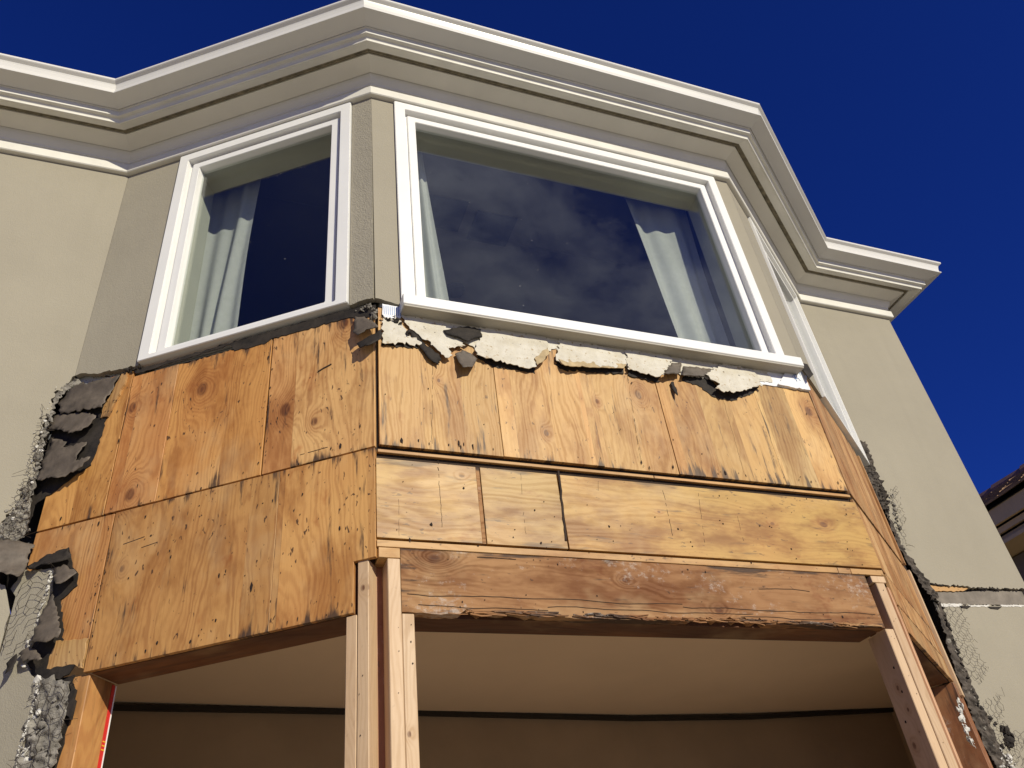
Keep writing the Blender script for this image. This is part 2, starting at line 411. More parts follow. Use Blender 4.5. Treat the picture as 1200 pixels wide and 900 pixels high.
def mat_glass(name, tint, refl=1.0):
    mm = bpy.data.materials.new(name); mm.use_nodes = True
    t = mm.node_tree; t.nodes.clear()
    o = t.nodes.new('ShaderNodeOutputMaterial'); mix = t.nodes.new('ShaderNodeMixShader')
    tr = t.nodes.new('ShaderNodeBsdfTransparent'); gl = t.nodes.new('ShaderNodeBsdfGlossy')
    fr = t.nodes.new('ShaderNodeFresnel'); ge = t.nodes.new('ShaderNodeNewGeometry'); ior = t.nodes.new('ShaderNodeMapRange')
    ior.inputs['To Min'].default_value = 1.52; ior.inputs['To Max'].default_value = 1 / 1.52   # both sides of the sheet mirror alike
    t.links.new(ge.outputs['Backfacing'], ior.inputs['Value']); t.links.new(ior.outputs[0], fr.inputs['IOR'])
    tr.inputs['Color'].default_value = (*tint, 1); gl.inputs['Roughness'].default_value = 0.0
    gl.inputs['Color'].default_value = (refl, refl, refl, 1)
    t.links.new(fr.outputs[0], mix.inputs[0]); t.links.new(tr.outputs[0], mix.inputs[1])
    t.links.new(gl.outputs[0], mix.inputs[2]); t.links.new(mix.outputs[0], o.inputs['Surface'])
    return mm
M_GLASS = mat_glass('window glass', (0.93, 0.95, 0.935))
def mat_curtain():
    M = Mat('curtain cloth', 0.9, 0.1)
    co = M.coord()
    c = M.mix(M.rng(M.noise(co, 40, 3), 0.3, 0.7), (0.70, 0.715, 0.69), (0.78, 0.79, 0.77))
    tr = M.n('ShaderNodeBsdfTranslucent'); tr.inputs['Color'].default_value = (0.7, 0.74, 0.70, 1)
    mx_ = M.n('ShaderNodeMixShader'); mx_.inputs[0].default_value = 0.3
    o = [n for n in M.t.nodes if n.type == 'OUTPUT_MATERIAL'][0]
    M.t.links.new(M.b.outputs[0], mx_.inputs[1]); M.t.links.new(tr.outputs[0], mx_.inputs[2])
    tp = M.n('ShaderNodeBsdfTransparent'); m2 = M.n('ShaderNodeMixShader'); m2.inputs[0].default_value = 0.22   # sheer weave
    M.t.links.new(mx_.outputs[0], m2.inputs[1]); M.t.links.new(tp.outputs[0], m2.inputs[2])
    M.t.links.new(m2.outputs[0], o.inputs['Surface'])
    return M.color(c)
M_CURT = mat_curtain()

# ------------------------------------------------------------------ object helpers
def tag(o, label=None, cat=None, group=None, kind=None):
    if label: o['label'] = label
    if cat: o['category'] = cat
    if group: o['group'] = group
    if kind: o['kind'] = kind
    return o

def empty(name, loc):
    o = bpy.data.objects.new(name, None)
    COL.objects.link(o); o.location = loc
    o.empty_display_size = 0.2
    return o

def root_of(parent):
    loc = Vector((0, 0, 0)); p = parent
    while p is not None:
        loc += p.location; p = p.parent
    return loc

def link(name, bm, mat, parent=None, smooth=False, base=False):
    """one mesh object from world-space geometry; its origin goes to its own centre (or foot)"""
    lo = Vector((min(v.co[i] for v in bm.verts) for i in range(3)))
    hi = Vector((max(v.co[i] for v in bm.verts) for i in range(3)))
    c = (lo + hi) / 2
    if base: c.z = lo.z
    bmesh.ops.translate(bm, verts=bm.verts, vec=-c)
    me = bpy.data.meshes.new(name)
    bm.to_mesh(me); bm.free()
    if smooth:
        for p in me.polygons: p.use_smooth = True
    o = bpy.data.objects.new(name, me)
    for mm in (mat if isinstance(mat, (list, tuple)) else [mat]):
        me.materials.append(mm)
    COL.objects.link(o)
    if parent is not None:
        o.parent = parent
        o.location = c - root_of(parent)
    else:
        o.location = c
    return o

def uvset(bm, fn):
    l1 = bm.loops.layers.uv.new('metres')
    for f in bm.faces:
        for l in f.loops:
            l[l1].uv = fn(l.vert.co, f)

def bm_slab(face, pts, o0, o1, bev=0.0, tri=True):
    """polygon in face coordinates given thickness between offsets o0 (back) and o1 (front)"""
    bm = bmesh.new()
    area = sum(pts[i][0] * pts[(i + 1) % len(pts)][1] - pts[(i + 1) % len(pts)][0] * pts[i][1] for i in range(len(pts)))
    if area < 0: pts = list(reversed(pts))
    fr = [bm.verts.new(fp(face, s, z, o1)) for s, z in pts]
    bk = [bm.verts.new(fp(face, s, z, o0)) for s, z in pts]
    ff = bm.faces.new(fr); fb = bm.faces.new(list(reversed(bk)))
    n = len(pts)
    for i in range(n):
        j = (i + 1) % n
        bm.faces.new((fr[j], fr[i], bk[i], bk[j]))
    bmesh.ops.recalc_face_normals(bm, faces=bm.faces)
    if bev:
        bmesh.ops.bevel(bm, geom=list(bm.edges), offset=bev, segments=1, affect='EDGES')
    X, d, nn, l = FACES[face]
    smin = min(p[0] for p in pts); smax = max(p[0] for p in pts); zmin = min(p[1] for p in pts); zmax = max(p[1] for p in pts)
    l1 = bm.loops.layers.uv.new('metres'); l2 = bm.loops.layers.uv.new('sheet')
    for f in bm.faces:
        fn = f.normal
        along = abs(fn.x * d.x + fn.y * d.y)
        for lp in f.loops:
            c = lp.vert.co
            q = Vector((c.x, c.y)) - X
            s = q.dot(d); o = q.dot(nn); z = c.z - ZS
            if along > 0.7: s = s + o
            elif abs(fn.z) > 0.7: z = z + o
            lp[l1].uv = (s, z)
            lp[l2].uv = ((s - smin) / max(smax - smin, 1e-4), (z - zmin) / max(zmax - zmin, 1e-4))
    if tri and n > 4:
        bmesh.ops.triangulate(bm, faces=[f for f in bm.faces if len(f.verts) > 4])
    return bm

def slab(name, face, pts, o0, o1, mat, parent, bev=0.0):
    return link(name, bm_slab(face, pts, o0, o1, bev), mat, parent)

def rect(s0, s1, z0, z1):
    return [(s0, z0), (s1, z0), (s1, z1), (s0, z1)]

def jag(pts, idx=None, amp=0.004, step=0.012, seed=0, closed=True):
    """broken outline: extra points, pushed in and out, along the listed edges (all if None)"""
    rnd = random.Random(seed)
    outp = []
    n = len(pts)
    for i in range(n if closed else n - 1):
        a = pts[i]; b = pts[(i + 1) % n]
        outp.append(a)
        if idx is not None and i not in idx: continue
        L = math.hypot(b[0] - a[0], b[1] - a[1])
        k = int(L / step)
        if k < 2: continue
        nx, nz = -(b[1] - a[1]) / L, (b[0] - a[0]) / L
        for q in range(1, k):
            t = (q + rnd.uniform(-0.3, 0.3)) / k
            e = rnd.gauss(0, amp)
            outp.append((a[0] + (b[0] - a[0]) * t + nx * e, a[1] + (b[1] - a[1]) * t + nz * e))
    if not closed: outp.append(pts[-1])
    return outp

def offset_plan(P, o):
    n = []
    for i in range(len(P) - 1):
        d = (P[i + 1] - P[i]).normalized(); n.append(Vector((d.y, -d.x)))
    r = []
    for i in range(len(P)):
        if i == 0: r.append(P[0] + n[0] * o)
        elif i == len(P) - 1: r.append(P[-1] + n[-1] * o)
        else:
            a, b = n[i - 1], n[i]
            r.append(P[i] + (a + b) * (o / (1 + a.dot(b))))
    return r

def sweep(name, prof, mat, parent, segs=range(6), smooth=False, gap=0.0):
    """a closed profile (out, height) run along each wall, mitred at the corners: one part per wall"""
    res = []
    offs = [offset_plan(PLAN, o) for o, z in prof]
    for k in segs:
        bm = bmesh.new()
        ends = []
        for e in (k, k + 1):
            ends.append([bm.verts.new((offs[i][e].x, offs[i][e].y, prof[i][1] + ZS)) for i in range(len(prof))])
        n = len(prof)
        for i in range(n):
            j = (i + 1) % n
            bm.faces.new((ends[0][i], ends[0][j], ends[1][j], ends[1][i]))
        bm.faces.new(ends[0]); bm.faces.new(list(reversed(ends[1])))
        bmesh.ops.recalc_face_normals(bm, faces=bm.faces)
        d = (PLAN[k + 1] - PLAN[k]).normalized()
        uvset(bm, lambda co, f: (Vector((co.x, co.y)).dot(d), co.z))
        l2 = bm.loops.layers.uv.new('sheet')
        for f in bm.faces:
            for l in f.loops: l[l2].uv = (0.5, 0.5)
        res.append(link(name, bm, mat, parent))
    return res

def box_bm(lo, hi):
    bm = bmesh.new()
    bmesh.ops.create_cube(bm, size=1)
    for v in bm.verts:
        v.co = Vector([(lo[i] + hi[i]) / 2 + v.co[i] * (hi[i] - lo[i]) for i in range(3)])
    return bm

def crumple(face, pts, o, lift=0.03, th=0.0025, amp=0.006, seed=0, div=0.018, top=None, curl=1.6, fold=0.0, scale=16.0):
    """torn sheet held at its top edge, its lower part lifting off the wall"""
    rnd = random.Random(seed)
    zt = max(p[1] for p in pts) if top is None else top
    zb = min(p[1] for p in pts)
    bm = bmesh.new()
    vs_ = [bm.verts.new((s, z, 0)) for s, z in pts]
    f = bm.faces.new(vs_)
    bmesh.ops.triangulate(bm, faces=[f])
    for _ in range(4):
        long = [e for e in bm.edges if e.calc_length() > div]
        if not long: break
        bmesh.ops.subdivide_edges(bm, edges=long, cuts=1)
        bmesh.ops.triangulate(bm, faces=bm.faces)
    off = rnd.uniform(0, 50)
    for v in bm.verts:
        s, z = v.co.x, v.co.y
        t = max(0, min(1, (zt - z) / max(zt - zb, 1e-4)))
        nn = mnoise.noise(Vector((s * scale, z * scale, off))) + 0.5 * mnoise.noise(Vector((s * scale * 2.3, z * scale * 2.3, off + 9)))
        oo = o + lift * t ** curl + amp * nn * (0.3 + 0.7 * t) + amp * 0.5
        oo += fold * math.sin(z * 55 + s * 12 + off)
        v.co.z = oo
    g = bmesh.ops.extrude_face_region(bm, geom=list(bm.faces))
    for e in g['geom']:
        if isinstance(e, bmesh.types.BMVert): e.co.z += th
    for v in bm.verts:
        v.co = fp(face, v.co.x, v.co.y, v.co.z)
    bmesh.ops.recalc_face_normals(bm, faces=bm.faces)
    return bm

def lump(bm, c, r, rnd, flat=0.7, n=None):
    g = bmesh.ops.create_icosphere(bm, subdivisions=1, radius=1.0)
    sx, sy, sz = [r * rnd.uniform(0.30, 1.55) for _ in range(3)]
    rot = Matrix.Rotation(rnd.uniform(0, 6.28), 3, Vector((rnd.random() - .5, rnd.random() - .5, rnd.random() - .5)).normalized())
    for v in g['verts']:
        q = v.co * rnd.uniform(0.60, 1.25)
        q = rot @ Vector((q.x * sx, q.y * sy, q.z * sz))
        if n is not None:
            q -= n * (q.dot(n) * (1 - flat))
        v.co = c + q

def tube(bm, pts, r, sides=3):
    prev = None
    for i, p in enumerate(pts):
        d = (pts[min(i + 1, len(pts) - 1)] - pts[max(i - 1, 0)]).normalized()
        a = d.orthogonal().normalized(); b = d.cross(a)
        ring = [bm.verts.new(p + (a * math.cos(2 * math.pi * k / sides) + b * math.sin(2 * math.pi * k / sides)) * r) for k in range(sides)]
        if prev:
            for k in range(sides):
                bm.faces.new((prev[k], prev[(k + 1) % sides], ring[(k + 1) % sides], ring[k]))
        prev = ring

def inside(p, poly):
    x, y = p; c = False
    for i in range(len(poly)):
        x1, y1 = poly[i]; x2, y2 = poly[i - 1]
        if (y1 > y) != (y2 > y) and x < (x2 - x1) * (y - y1) / (y2 - y1) + x1: c = not c
    return c

# ------------------------------------------------------------------ ground
bm = bmesh.new()
bmesh.ops.create_grid(bm, x_segments=1, y_segments=1, size=600)
g = link('ground', bm, M_CONC); tag(g, kind='structure')

# ================================================================== THE HOUSE
house = tag(empty('house', (0.9, 0.35, 0)), 'beige stucco house with an angled bay stripped to bare plywood below its windows', 'house')
GZ = -ZS + 0.01

# ---- cornice, run by run
FRZ = 0.868
sweep('gutter', [(0.213, 1.052), (0.276, 1.0675), (0.2825, 1.069), (0.2835, 1.0755), (0.279, 1.078), (0.277, 1.085), (0.278, 1.100), (0.282, 1.118),
                 (0.285, 1.126), (0.297, 1.1345), (0.3005, 1.138), (0.3005, 1.148), (0.293, 1.148), (0.287, 1.140), (0.213, 1.130)], M_GUT, house)
sweep('crown_moulding', [(0.211, 1.0505), (0.204, 1.0495), (0.203, 1.036), (0.2018, 1.0305), (0.2015, 1.0215), (0.198, 1.0200), (0.187, 1.0200), (0.184, 1.0150), (0.1805, 1.0095),
                         (0.1795, 0.9995), (0.174, 0.9990), (0.166, 1.0060), (0.131, 1.0210), (0.131, 1.10), (0.211, 1.10)], M_TRIM, house)
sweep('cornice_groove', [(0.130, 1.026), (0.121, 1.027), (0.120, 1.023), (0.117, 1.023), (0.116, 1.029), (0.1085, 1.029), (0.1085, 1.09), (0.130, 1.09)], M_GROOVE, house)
sweep('soffit', [(0.108, 1.0205), (0.046, 0.9990), (0.039, 0.9955), (0.037, 1.09), (0.108, 1.09)], M_CORN, house)
sweep('frieze', [(0.0365, 0.993), (0.033, 0.975), (0.024, 0.958), (0.018, 0.950), (0.018, 0.937), (0.012, 0.934), (0.012, 0.9215), (-0.02, 0.9215), (-0.02, 1.05), (0.0365, 1.05)], M_CORN, house)
sweep('frieze_strip', [(0.020, 0.921), (0.024, 0.916), (0.024, FRZ + 0.004), (0.020, FRZ), (-0.018, FRZ), (-0.018, 0.921)], M_TRIM, house)
# roof deck behind the gutter: the bay's flat top and the main deck
def deck(name, loops, z0, z1, mat):
    bm = bmesh.new()
    for lp in loops:
        vs_ = [bm.verts.new((x, y, z0 + ZS)) for x, y in lp]
        r = bmesh.ops.extrude_face_region(bm, geom=[bm.faces.new(vs_)])
        for e in r['geom']:
            if isinstance(e, bmesh.types.BMVert): e.co.z += z1 - z0
    bmesh.ops.recalc_face_normals(bm, faces=bm.faces)
    return link(name, bm, mat, house)
ro = [(p.x, p.y) for p in offset_plan(PLAN, 0.214)]
deck('roof', [[ro[1], ro[2], ro[3], ro[4]], [ro[0], ro[1], ro[4], ro[5], ro[6], (-6, 6)]], 1.118, 1.178, M_ROOF)

# ---- structural wall behind stucco and plywood
IN = -0.16
sweep('wall_framing', [(IN, FRZ - 0.02), (-0.026, FRZ - 0.02), (-0.026, 1.06), (IN, 1.06)], M_INT, house)
sweep('wall_framing', [(IN, -1.25), (-0.027, -1.25), (-0.027, -0.350), (IN, -0.350)], M_DARK, house, segs=(1, 2, 3))
for fc, a, b in (('L', -0.05, 0.26), ('L', 1.108, 1.14), ('F', 0.03, 0.085), ('F', 1.735, 1.77), ('R', 0.05, 0.285), ('R', 1.105, 1.2)):
    slab('wall_framing', fc, rect(a, b, -0.334, FRZ - 0.021), IN, -0.026, M_INT, house)
for fc in ('W', 'X'):
    s0, s1 = (-4.8, 1.14) if fc == 'W' else (0.06, 0.68)
    slab('wall_framing', fc, rect(s0, s1, GZ, FRZ - 0.022), IN, -0.024, M_BLACK, house)

# ---- stucco skin: broken edges traced where the render stops
Wr = uns('W', [(88, 440), (79, 450), (67, 457), (60, 470), (56, 488), (50, 500), (45, 516), (43, 538), (37, 560), (24, 580), (14, 598), (2, 611), (-24, 632), (-22, 655), (-6, 676), (7, 690)])
ptsW = [(-4.8, FRZ + 0.01), (1.2, FRZ + 0.01)] + jag(Wr, None, 0.005, 0.010, 3, False) + [(1.198, -1.2), (1.198, GZ), (-4.8, GZ)]
slab('stucco_wall', 'W', ptsW, -0.022, 0.0, M_STUCCO, house)
Lu = uns('L', [(88, 440), (101, 437), (118, 437), (140, 432), (161, 428), (166, 420)])
s_l = un('L', 165, 420)[0]
ptsL = [(0.0, FRZ + 0.01), (0.272, FRZ + 0.01), (0.272, -0.318)] + jag(list(reversed(Lu[:5])), None, 0.003, 0.010, 4, False)
slab('stucco_wall', 'L', ptsL, -0.022, -0.001, M_STUCCO, house)
Ll = uns('L', [(12, 690), (21, 676), (30, 667), (44, 668), (62, 667), (60, 682), (55, 700), (49, 714), (43, 735), (38, 752), (31, 768), (29, 777), (35, 790), (45, 800), (44, 815), (37, 836), (33, 853), (26, 872), (19, 905)])
ptsLl = jag(Ll, None, 0.003, 0.010, 5, False) + [(Ll[-1][0] + .01, GZ), (0.002, GZ), (0.002, -1.15)]
slab('stucco_wall', 'L', ptsLl, -0.022, -0.001, M_STUCCO, house)
# pillar at the corner B
bl = uns('L', [(412, 357), (424, 352), (437, 349)])
slab('stucco_pillar', 'L', [(1.098, FRZ + 0.01), (1.1864, FRZ + 0.01), (1.1864, bl[2][1])] + jag([bl[2], bl[1], bl[0]], None, 0.002, 0.01, 6, False) + [(1.098, bl[0][1])], -0.022, 0.0, M_STUCCO_R, house)
br_ = uns('F', [(440, 349), (455, 353), (468, 357)])
slab('stucco_pillar', 'F', [(0.096, FRZ + 0.01), (0.0005, FRZ + 0.01)] + jag(br_, None, 0.002, 0.01, 7, False) + [(0.096, br_[2][1])], -0.0225, -0.0005, M_STUCCO, house)
# pillar at the corner C
slab('stucco_pillar', 'F', rect(1.7225, 1.7995, -0.30, FRZ + 0.01), -0.0225, -0.0005, M_STUCCO, house)
slab('stucco_pillar', 'R', rect(0.0, 0.298, -0.325, FRZ + 0.01), -0.022, 0.0, M_STUCCO_R, house)
# right-hand wall, above and below the broken band
Xl = uns('X', [(1003, 517), (1011, 538), (1021, 558), (1029, 574), (1036, 592), (1041, 610), (1048, 624), (1056, 641), (1067, 657), (1085, 683), (1103, 685), (1132, 687), (1165, 689), (1200, 690)])
ptsX = [(0.6925, FRZ + 0.01), (0.0, FRZ + 0.01), (0.0, Xl[0][1] + 0.01)] + jag(Xl, None, 0.0035, 0.010, 8, False) + [(0.6925, Xl[-1][1])]
slab('stucco_wall', 'X', ptsX, -0.022, 0.0, M_STUCCO, house)
Xb = uns('X', [(1200, 709), (1170, 710), (1150, 709), (1128, 708), (1103, 707), (1106, 722), (1113, 742), (1122, 766), (1132, 792), (1141, 815), (1150, 836), (1158, 852), (1168, 872), (1183, 905)])
ptsXb = [(0.6925, Xb[0][1])] + jag(Xb, None, 0.0035, 0.010, 9, False) + [(Xb[-1][0] - 0.01, GZ), (0.6925, GZ)]
slab('stucco_wall', 'X', ptsXb, -0.022, 0.0, M_STUCCO, house)
slab('stucco_wall', 'S', rect(0.0005, 5.3, GZ, FRZ + 0.01), -0.022, 0.0, M_STUCCO, house)
# what shows in the broken band
pb = uns('X', [(1088, 686), (1110, 687), (1134, 690), (1128, 693), (1096, 693)], -0.012)
slab('exposed_board', 'X', jag(pb, None, 0.002, 0.012, 2), -0.0225, -0.010, M_STRIP, house)
pb = uns('X', [(1094, 694), (1128, 694), (1150, 692), (1203, 693), (1203, 709), (1100, 708)], -0.016)
slab('exposed_paper', 'X', jag(pb, None, 0.001, 0.012, 3), -0.0225, -0.016, M_BANDP, house)
pb = uns('X', [(1084, 682), (1140, 685), (1203, 688), (1203, 690), (1150, 690), (1130, 687), (1100, 686)], -0.003)
slab('torn_paper_lip', 'X', jag(pb, None, 0.002, 0.010, 4), -0.012, -0.003, M_BLACK, house)
for j_, q_ in enumerate(([(1100, 707), (1128, 708), (1126, 711), (1104, 711)], [(1134, 709), (1160, 709), (1158, 711), (1136, 711)], [(1172, 709), (1203, 709), (1203, 711), (1174, 711)])):
    slab('plaster_edge', 'X', jag(uns('X', q_, 0.001), None, 0.0012, 0.008, 5 + j_), -0.006, 0.002, M_CHALK, house)
for q in ([(1124, 710), (1138, 710), (1134, 713), (1127, 712)], [(1158, 711), (1174, 711), (1170, 714), (1161, 713)]):
    slab('paint_chip', 'X', uns('X', q, 0.003), -0.004, 0.004, M_BLACK, house)

# ---- windows
def ring_bm(face, s0, s1, z0, z1, wd, o0, o1, bev=0.002, wb=None):
    wb = wd if wb is None else wb
    bm = bmesh.new()
    def quad(a, b, c, d, oo): return [bm.verts.new(fp(face, s, z, oo)) for s, z in (a, b, c, d)]
    O = ((s0, z0), (s1, z0), (s1, z1), (s0, z1)); I = ((s0 + wd, z0 + wb), (s1 - wd, z0 + wb), (s1 - wd, z1 - wd), (s0 + wd, z1 - wd))
    of, inf, ob, inb = quad(*O, o1), quad(*I, o1), quad(*O, o0), quad(*I, o0)
    for i in range(4):
        j = (i + 1) % 4
        bm.faces.new((of[i], of[j], inf[j], inf[i])); bm.faces.new((ob[j], ob[i], inb[i], inb[j]))
        bm.faces.new((of[j], of[i], ob[i], ob[j])); bm.faces.new((inf[i], inf[j], inb[j], inb[i]))
    bmesh.ops.recalc_face_normals(bm, faces=bm.faces)
    if bev:
        bmesh.ops.bevel(bm, geom=[e for e in bm.edges], offset=bev, segments=2, affect='EDGES')
    return bm

def window(face, s0, s1, z0, z1, sill=False, shallow=1.0):
    W_ = link('window', ring_bm(face, s0, s1, z0, z1, 0.046, -0.05, 0.013, wb=0.022), M_WHITE, house)
    link('frame_track', ring_bm(face, s0 + 0.0463, s1 - 0.0463, z0 + 0.0223, z1 - 0.0463, 0.016, -0.05, -0.016 * shallow, 0.001, 0.006), M_WHITE, W_)
    link('sash', ring_bm(face, s0 + 0.0605, s1 - 0.0605, z0 + 0.0275, z1 - 0.0605, 0.034, -0.0495, -0.006 * shallow, wb=0.0225), M_WHITE, W_)
    g0 = 0.093
    link('pane', bm_slab(face, rect(s0 + g0, s1 - g0, z0 + 0.0485, z1 - g0), -0.036 * shallow - 0.004, -0.036 * shallow), M_GLASS, W_)
    rr = random.Random(int(s1 * 1000))
    bm = bmesh.new()
    for _ in range(26):
        s_, z_ = rr.uniform(s0 + .12, s1 - .12), rr.uniform(z0 + .12, z1 - .2); q = rr.uniform(.0008, .0022)
        bm.faces.new([bm.verts.new(fp(face, s_ + q * math.cos(k * 1.57 + s_), z_ + q * rr.uniform(.6, 1.3) * math.sin(k * 1.57 + s_), -0.0355 * shallow)) for k in range(4)])
    tag(link('dust_speck', bm, M_CHALK, W_), kind='stuff')
    # reveals of the wall behind the frame
    for nm, rc in (('window_head', rect(s0 + 0.03, s1 - 0.03, z1 - 0.055, z1 + 0.01)), ('window_stool', rect(s0 + 0.03, s1 - 0.03, z0 - 0.01, z0 + 0.030)),
                   ('window_jamb', rect(s0 - 0.01, s0 + 0.055, z0 + 0.031, z1 - 0.056)), ('window_jamb', rect(s1 - 0.055, s1 + 0.01, z0 + 0.031, z1 - 0.056))):
        slab(nm, face, rc, IN - 0.02, -0.052, M_INT, W_)
    if sill:
        bm = bm_slab(face, rect(s0 - 0.004, s1 + 0.042, z0 - 0.0255, z0 + 0.021), -0.02, 0.050, 0.0025)
        link('sill', bm, M_WHITE, W_)
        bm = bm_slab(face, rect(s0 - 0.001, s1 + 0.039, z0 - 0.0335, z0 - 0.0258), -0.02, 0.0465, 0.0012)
        link('sill_underside_shade', bm, M_SILL_SHADE, W_)  # thin board whose darker colour carries the sill's underside shade
    return W_
win_l = window('L', 0.274, 1.095, -0.318, 0.866)
win_f = window('F', 0.098, 1.720, -0.345, 0.866, True)
win_r = window('R', 0.300, 1.085, -0.322, 0.866, False, 0.5)
tag(win_l, label='left angled window of the bay with one curtain'); tag(win_f, label='wide front window of the bay with projecting sill')
tag(win_r, label='right angled window seen almost edge on')

# ---- plywood sheathing
PO0, PO1 = -0.025, -0.012
random.seed(11)
def ply(face, pts, mat, dz=0.0, col=(1, 1, 1), name='plywood_panel', label=None):
    j = random.uniform(-0.0012, 0.0012) + dz
    o = slab(name, face, pts, PO0, PO1 + j, mat, house, 0.0008)
    o.color = (*col, 1)
    if label: o['label'] = label
    return o
g = 0.0030
def so(face, x, y): return un(face, x, y, PO1)[0]
def zo(face, x, y): return un(face, x, y, PO1)[1]
ZT, ZJ, ZB = -0.335, -0.927, -1.437
# left face
sA, sB = so('L', 318, 397), so('L', 308, 553)
sj = (sA + sB) / 2
ply('L', [(sj + g, ZJ + g), (1.183, ZJ + g), (1.183, ZT - 0.03), (sj + g, ZT - 0.035)], M_PLY_L, col=(1.12, 1.17, 1.30))
sv = (so('L', 203, 470) + so('L', 181, 588)) / 2
ply('L', jag([(sv + 0.0004, ZJ + g), (sj - g, ZJ + g), (sj - g, ZT - 0.035), (sv + 0.0004, ZT - 0.03)], [2], 0.003, 0.01, 3), M_PLY_L, col=(1.04, 0.97, 0.86))
sw = so('L', 124, 590)
ply('L', [(sw + g, ZJ + g), (sv - 0.0004, ZJ + g), (sv - 0.0004, ZT - 0.03), (sw + g, ZT - 0.03)], M_PLY_L, 0.0008, col=(1.0, 0.86, 0.80))
ply('L', [(0.004, ZJ + g), (sw - g, ZJ + g), (sw - g, ZT), (0.004, ZT)], M_PLY_L, col=(1.10, 1.0, 0.86))
sl = so('L', 133, 607); sl2 = so('L', 104, 757); slm = (sl + sl2) / 2
sR = so('L', 414, 690)
zst = zo('L', 428, 655)
s1, s2, s3 = so('L', 205, 680), so('L', 322, 640), so('L', 346, 640)
ply('L', [(slm + g, ZB), (s2 - 0.0003, ZB), (s2 - 0.0003, ZJ - g), (slm + g, ZJ - g)], M_PLY_L, 0.001, col=(0.99, 0.92, 0.86))
ply('L', [(s2 + 0.0003, ZB), (sR, ZB), (sR, zst), (1.183, zst), (1.183, ZJ - g), (s2 + 0.0003, ZJ - g)], M_PLY_L, 0.0004, col=(1.0, 0.96, 0.92))
ply('L', [(0.004, -1.34), (slm - g, -1.34), (slm - g, ZJ - g), (0.004, ZJ - g)], M_PLY_L, col=(0.88, 0.80, 0.78))
ply('L', jag(uns('L', [(66, 751), (103, 748), (100, 766), (96, 783), (82, 779), (55, 784), (58, 770)], -0.010), None, 0.002, 0.012, 6), M_SPLINT, 0.004)
# front face: upper row in veneer-wide sheets
up = [(447, 510), (585, 520), (702, 540), (790, 552), (917, 563), (996, 571)]
upt = [(447, 400), (580, 420), (690, 430), (771, 440), (885, 455), (949, 455)]
cuts = [0.019] + [(so('F', *a) + so('F', *b)) / 2 for a, b in zip(up[1:-1], upt[1:-1])] + [1.792]
for i in range(5):
    e = 0.0006
    ply('F', [(cuts[i] + e, -0.9165), (cuts[i + 1] - e, -0.9165), (cuts[i + 1] - e, -0.352), (cuts[i] + e, -0.352)], M_PLY_F, (0, .0014, -.001, .001, 0)[i], ((.98, .97, .92), (1, 1, .98), (1.03, 1.04, 1.04), (.97, .96, .92), (1.0, 1.10, 1.18))[i])
slab('narrow_batten', 'F', rect(so('F', 694, 540) - .004, so('F', 694, 540) + 0.014, -0.914, -0.40), PO0, PO1 + 0.0022, M_PLY_F, house, 0.0006)
# ledge strip, middle row, lower strip
for a, b in ((0.014, 0.96), (0.962, 1.792)):
    slab('ledge_strip', 'F', rect(a, b, -0.9430, -0.9320), PO0, PO1 - 0.001, M_STRIP, house, 0.0012)
mc = [0.008] + [so('F', x, 590) for x in (566, 658)] + [1.800]
for i, (e, e2, cc) in enumerate(((0, .0135, (1, 1, .96)), (.001, .0022, (1.07, 1.07, 1.10)), (.0022, 0, (1, .98, .92)))):
    ply('F', [(mc[i] + e, -1.2295), (mc[i + 1] - e2, -1.2295), (mc[i + 1] - e2, -0.9660), (mc[i] + e, -0.9660)], M_PLY_M, random.uniform(-.0006, .0006), cc)
slab('narrow_batten', 'F', rect(mc[1] - 0.0127, mc[1] - 0.0012, -1.2290, -0.967), PO0, PO1 - 0.0015, M_BEAM, house, 0.0005)
bm = bmesh.new()
rnd = random.Random(77)
def vcrack(x0, y0, x1, y1, r, face='F', o=PO1 + 0.0006, keep=1.0):
    a, b = un(face, x0, y0, PO1), un(face, x1, y1, PO1)
    k = max(3, int(math.hypot(b[0] - a[0], b[1] - a[1]) / 0.012)); P_ = []
    for i in range(k + 1):
        t = i / k
        P_.append(fp(face, a[0] + (b[0] - a[0]) * t + rnd.gauss(0, .0009), a[1] + (b[1] - a[1]) * t, o))
        if rnd.random() > keep or i == k:
            if len(P_) > 1: tube(bm, P_, r * rnd.uniform(.6, 1.2), 4)
            P_ = []
vcrack(654, 552, 663, 634, 0.0042); vcrack(656, 570, 662, 625, 0.0030)
for q in ((513, 540, 518, 618, .0013), (610, 555, 616, 626, .0007), (700, 560, 706, 640, .0007), (777, 575, 788, 628, .0012), (818, 578, 826, 640, .0009), (864, 605, 871, 634, .0009), (467, 585, 468, 628, .0006)):
    vcrack(*q, keep=0.72)
for q in ((145, 638, 170, 629, .0018), (166, 642, 189, 634, .0014), (176, 628, 212, 618, .0007), (352, 533, 384, 524, .0008), (372, 436, 388, 427, .0026)):
    vcrack(*q, face='L', keep=0.9)
for q in ((507, 420, 506, 520, .0006), (625, 425, 628, 536, .0006), (735, 440, 752, 545, .0006), (845, 460, 872, 556, .0006), (680, 440, 690, 500, .0020)):
    vcrack(*q, keep=0.8)
o = link('veneer_crack', bm, M_DARK, house); tag(o, kind='stuff')
for a, b, mt in ((0.008, 1.600, M_STRIP), (1.6015, 1.655, M_BEAM), (1.6565, 1.797, M_STRIP)):
    slab('lower_strip', 'F', rect(a, b, -1.2575, -1.2370), PO0, PO1 + 0.001, mt, house, 0.001)
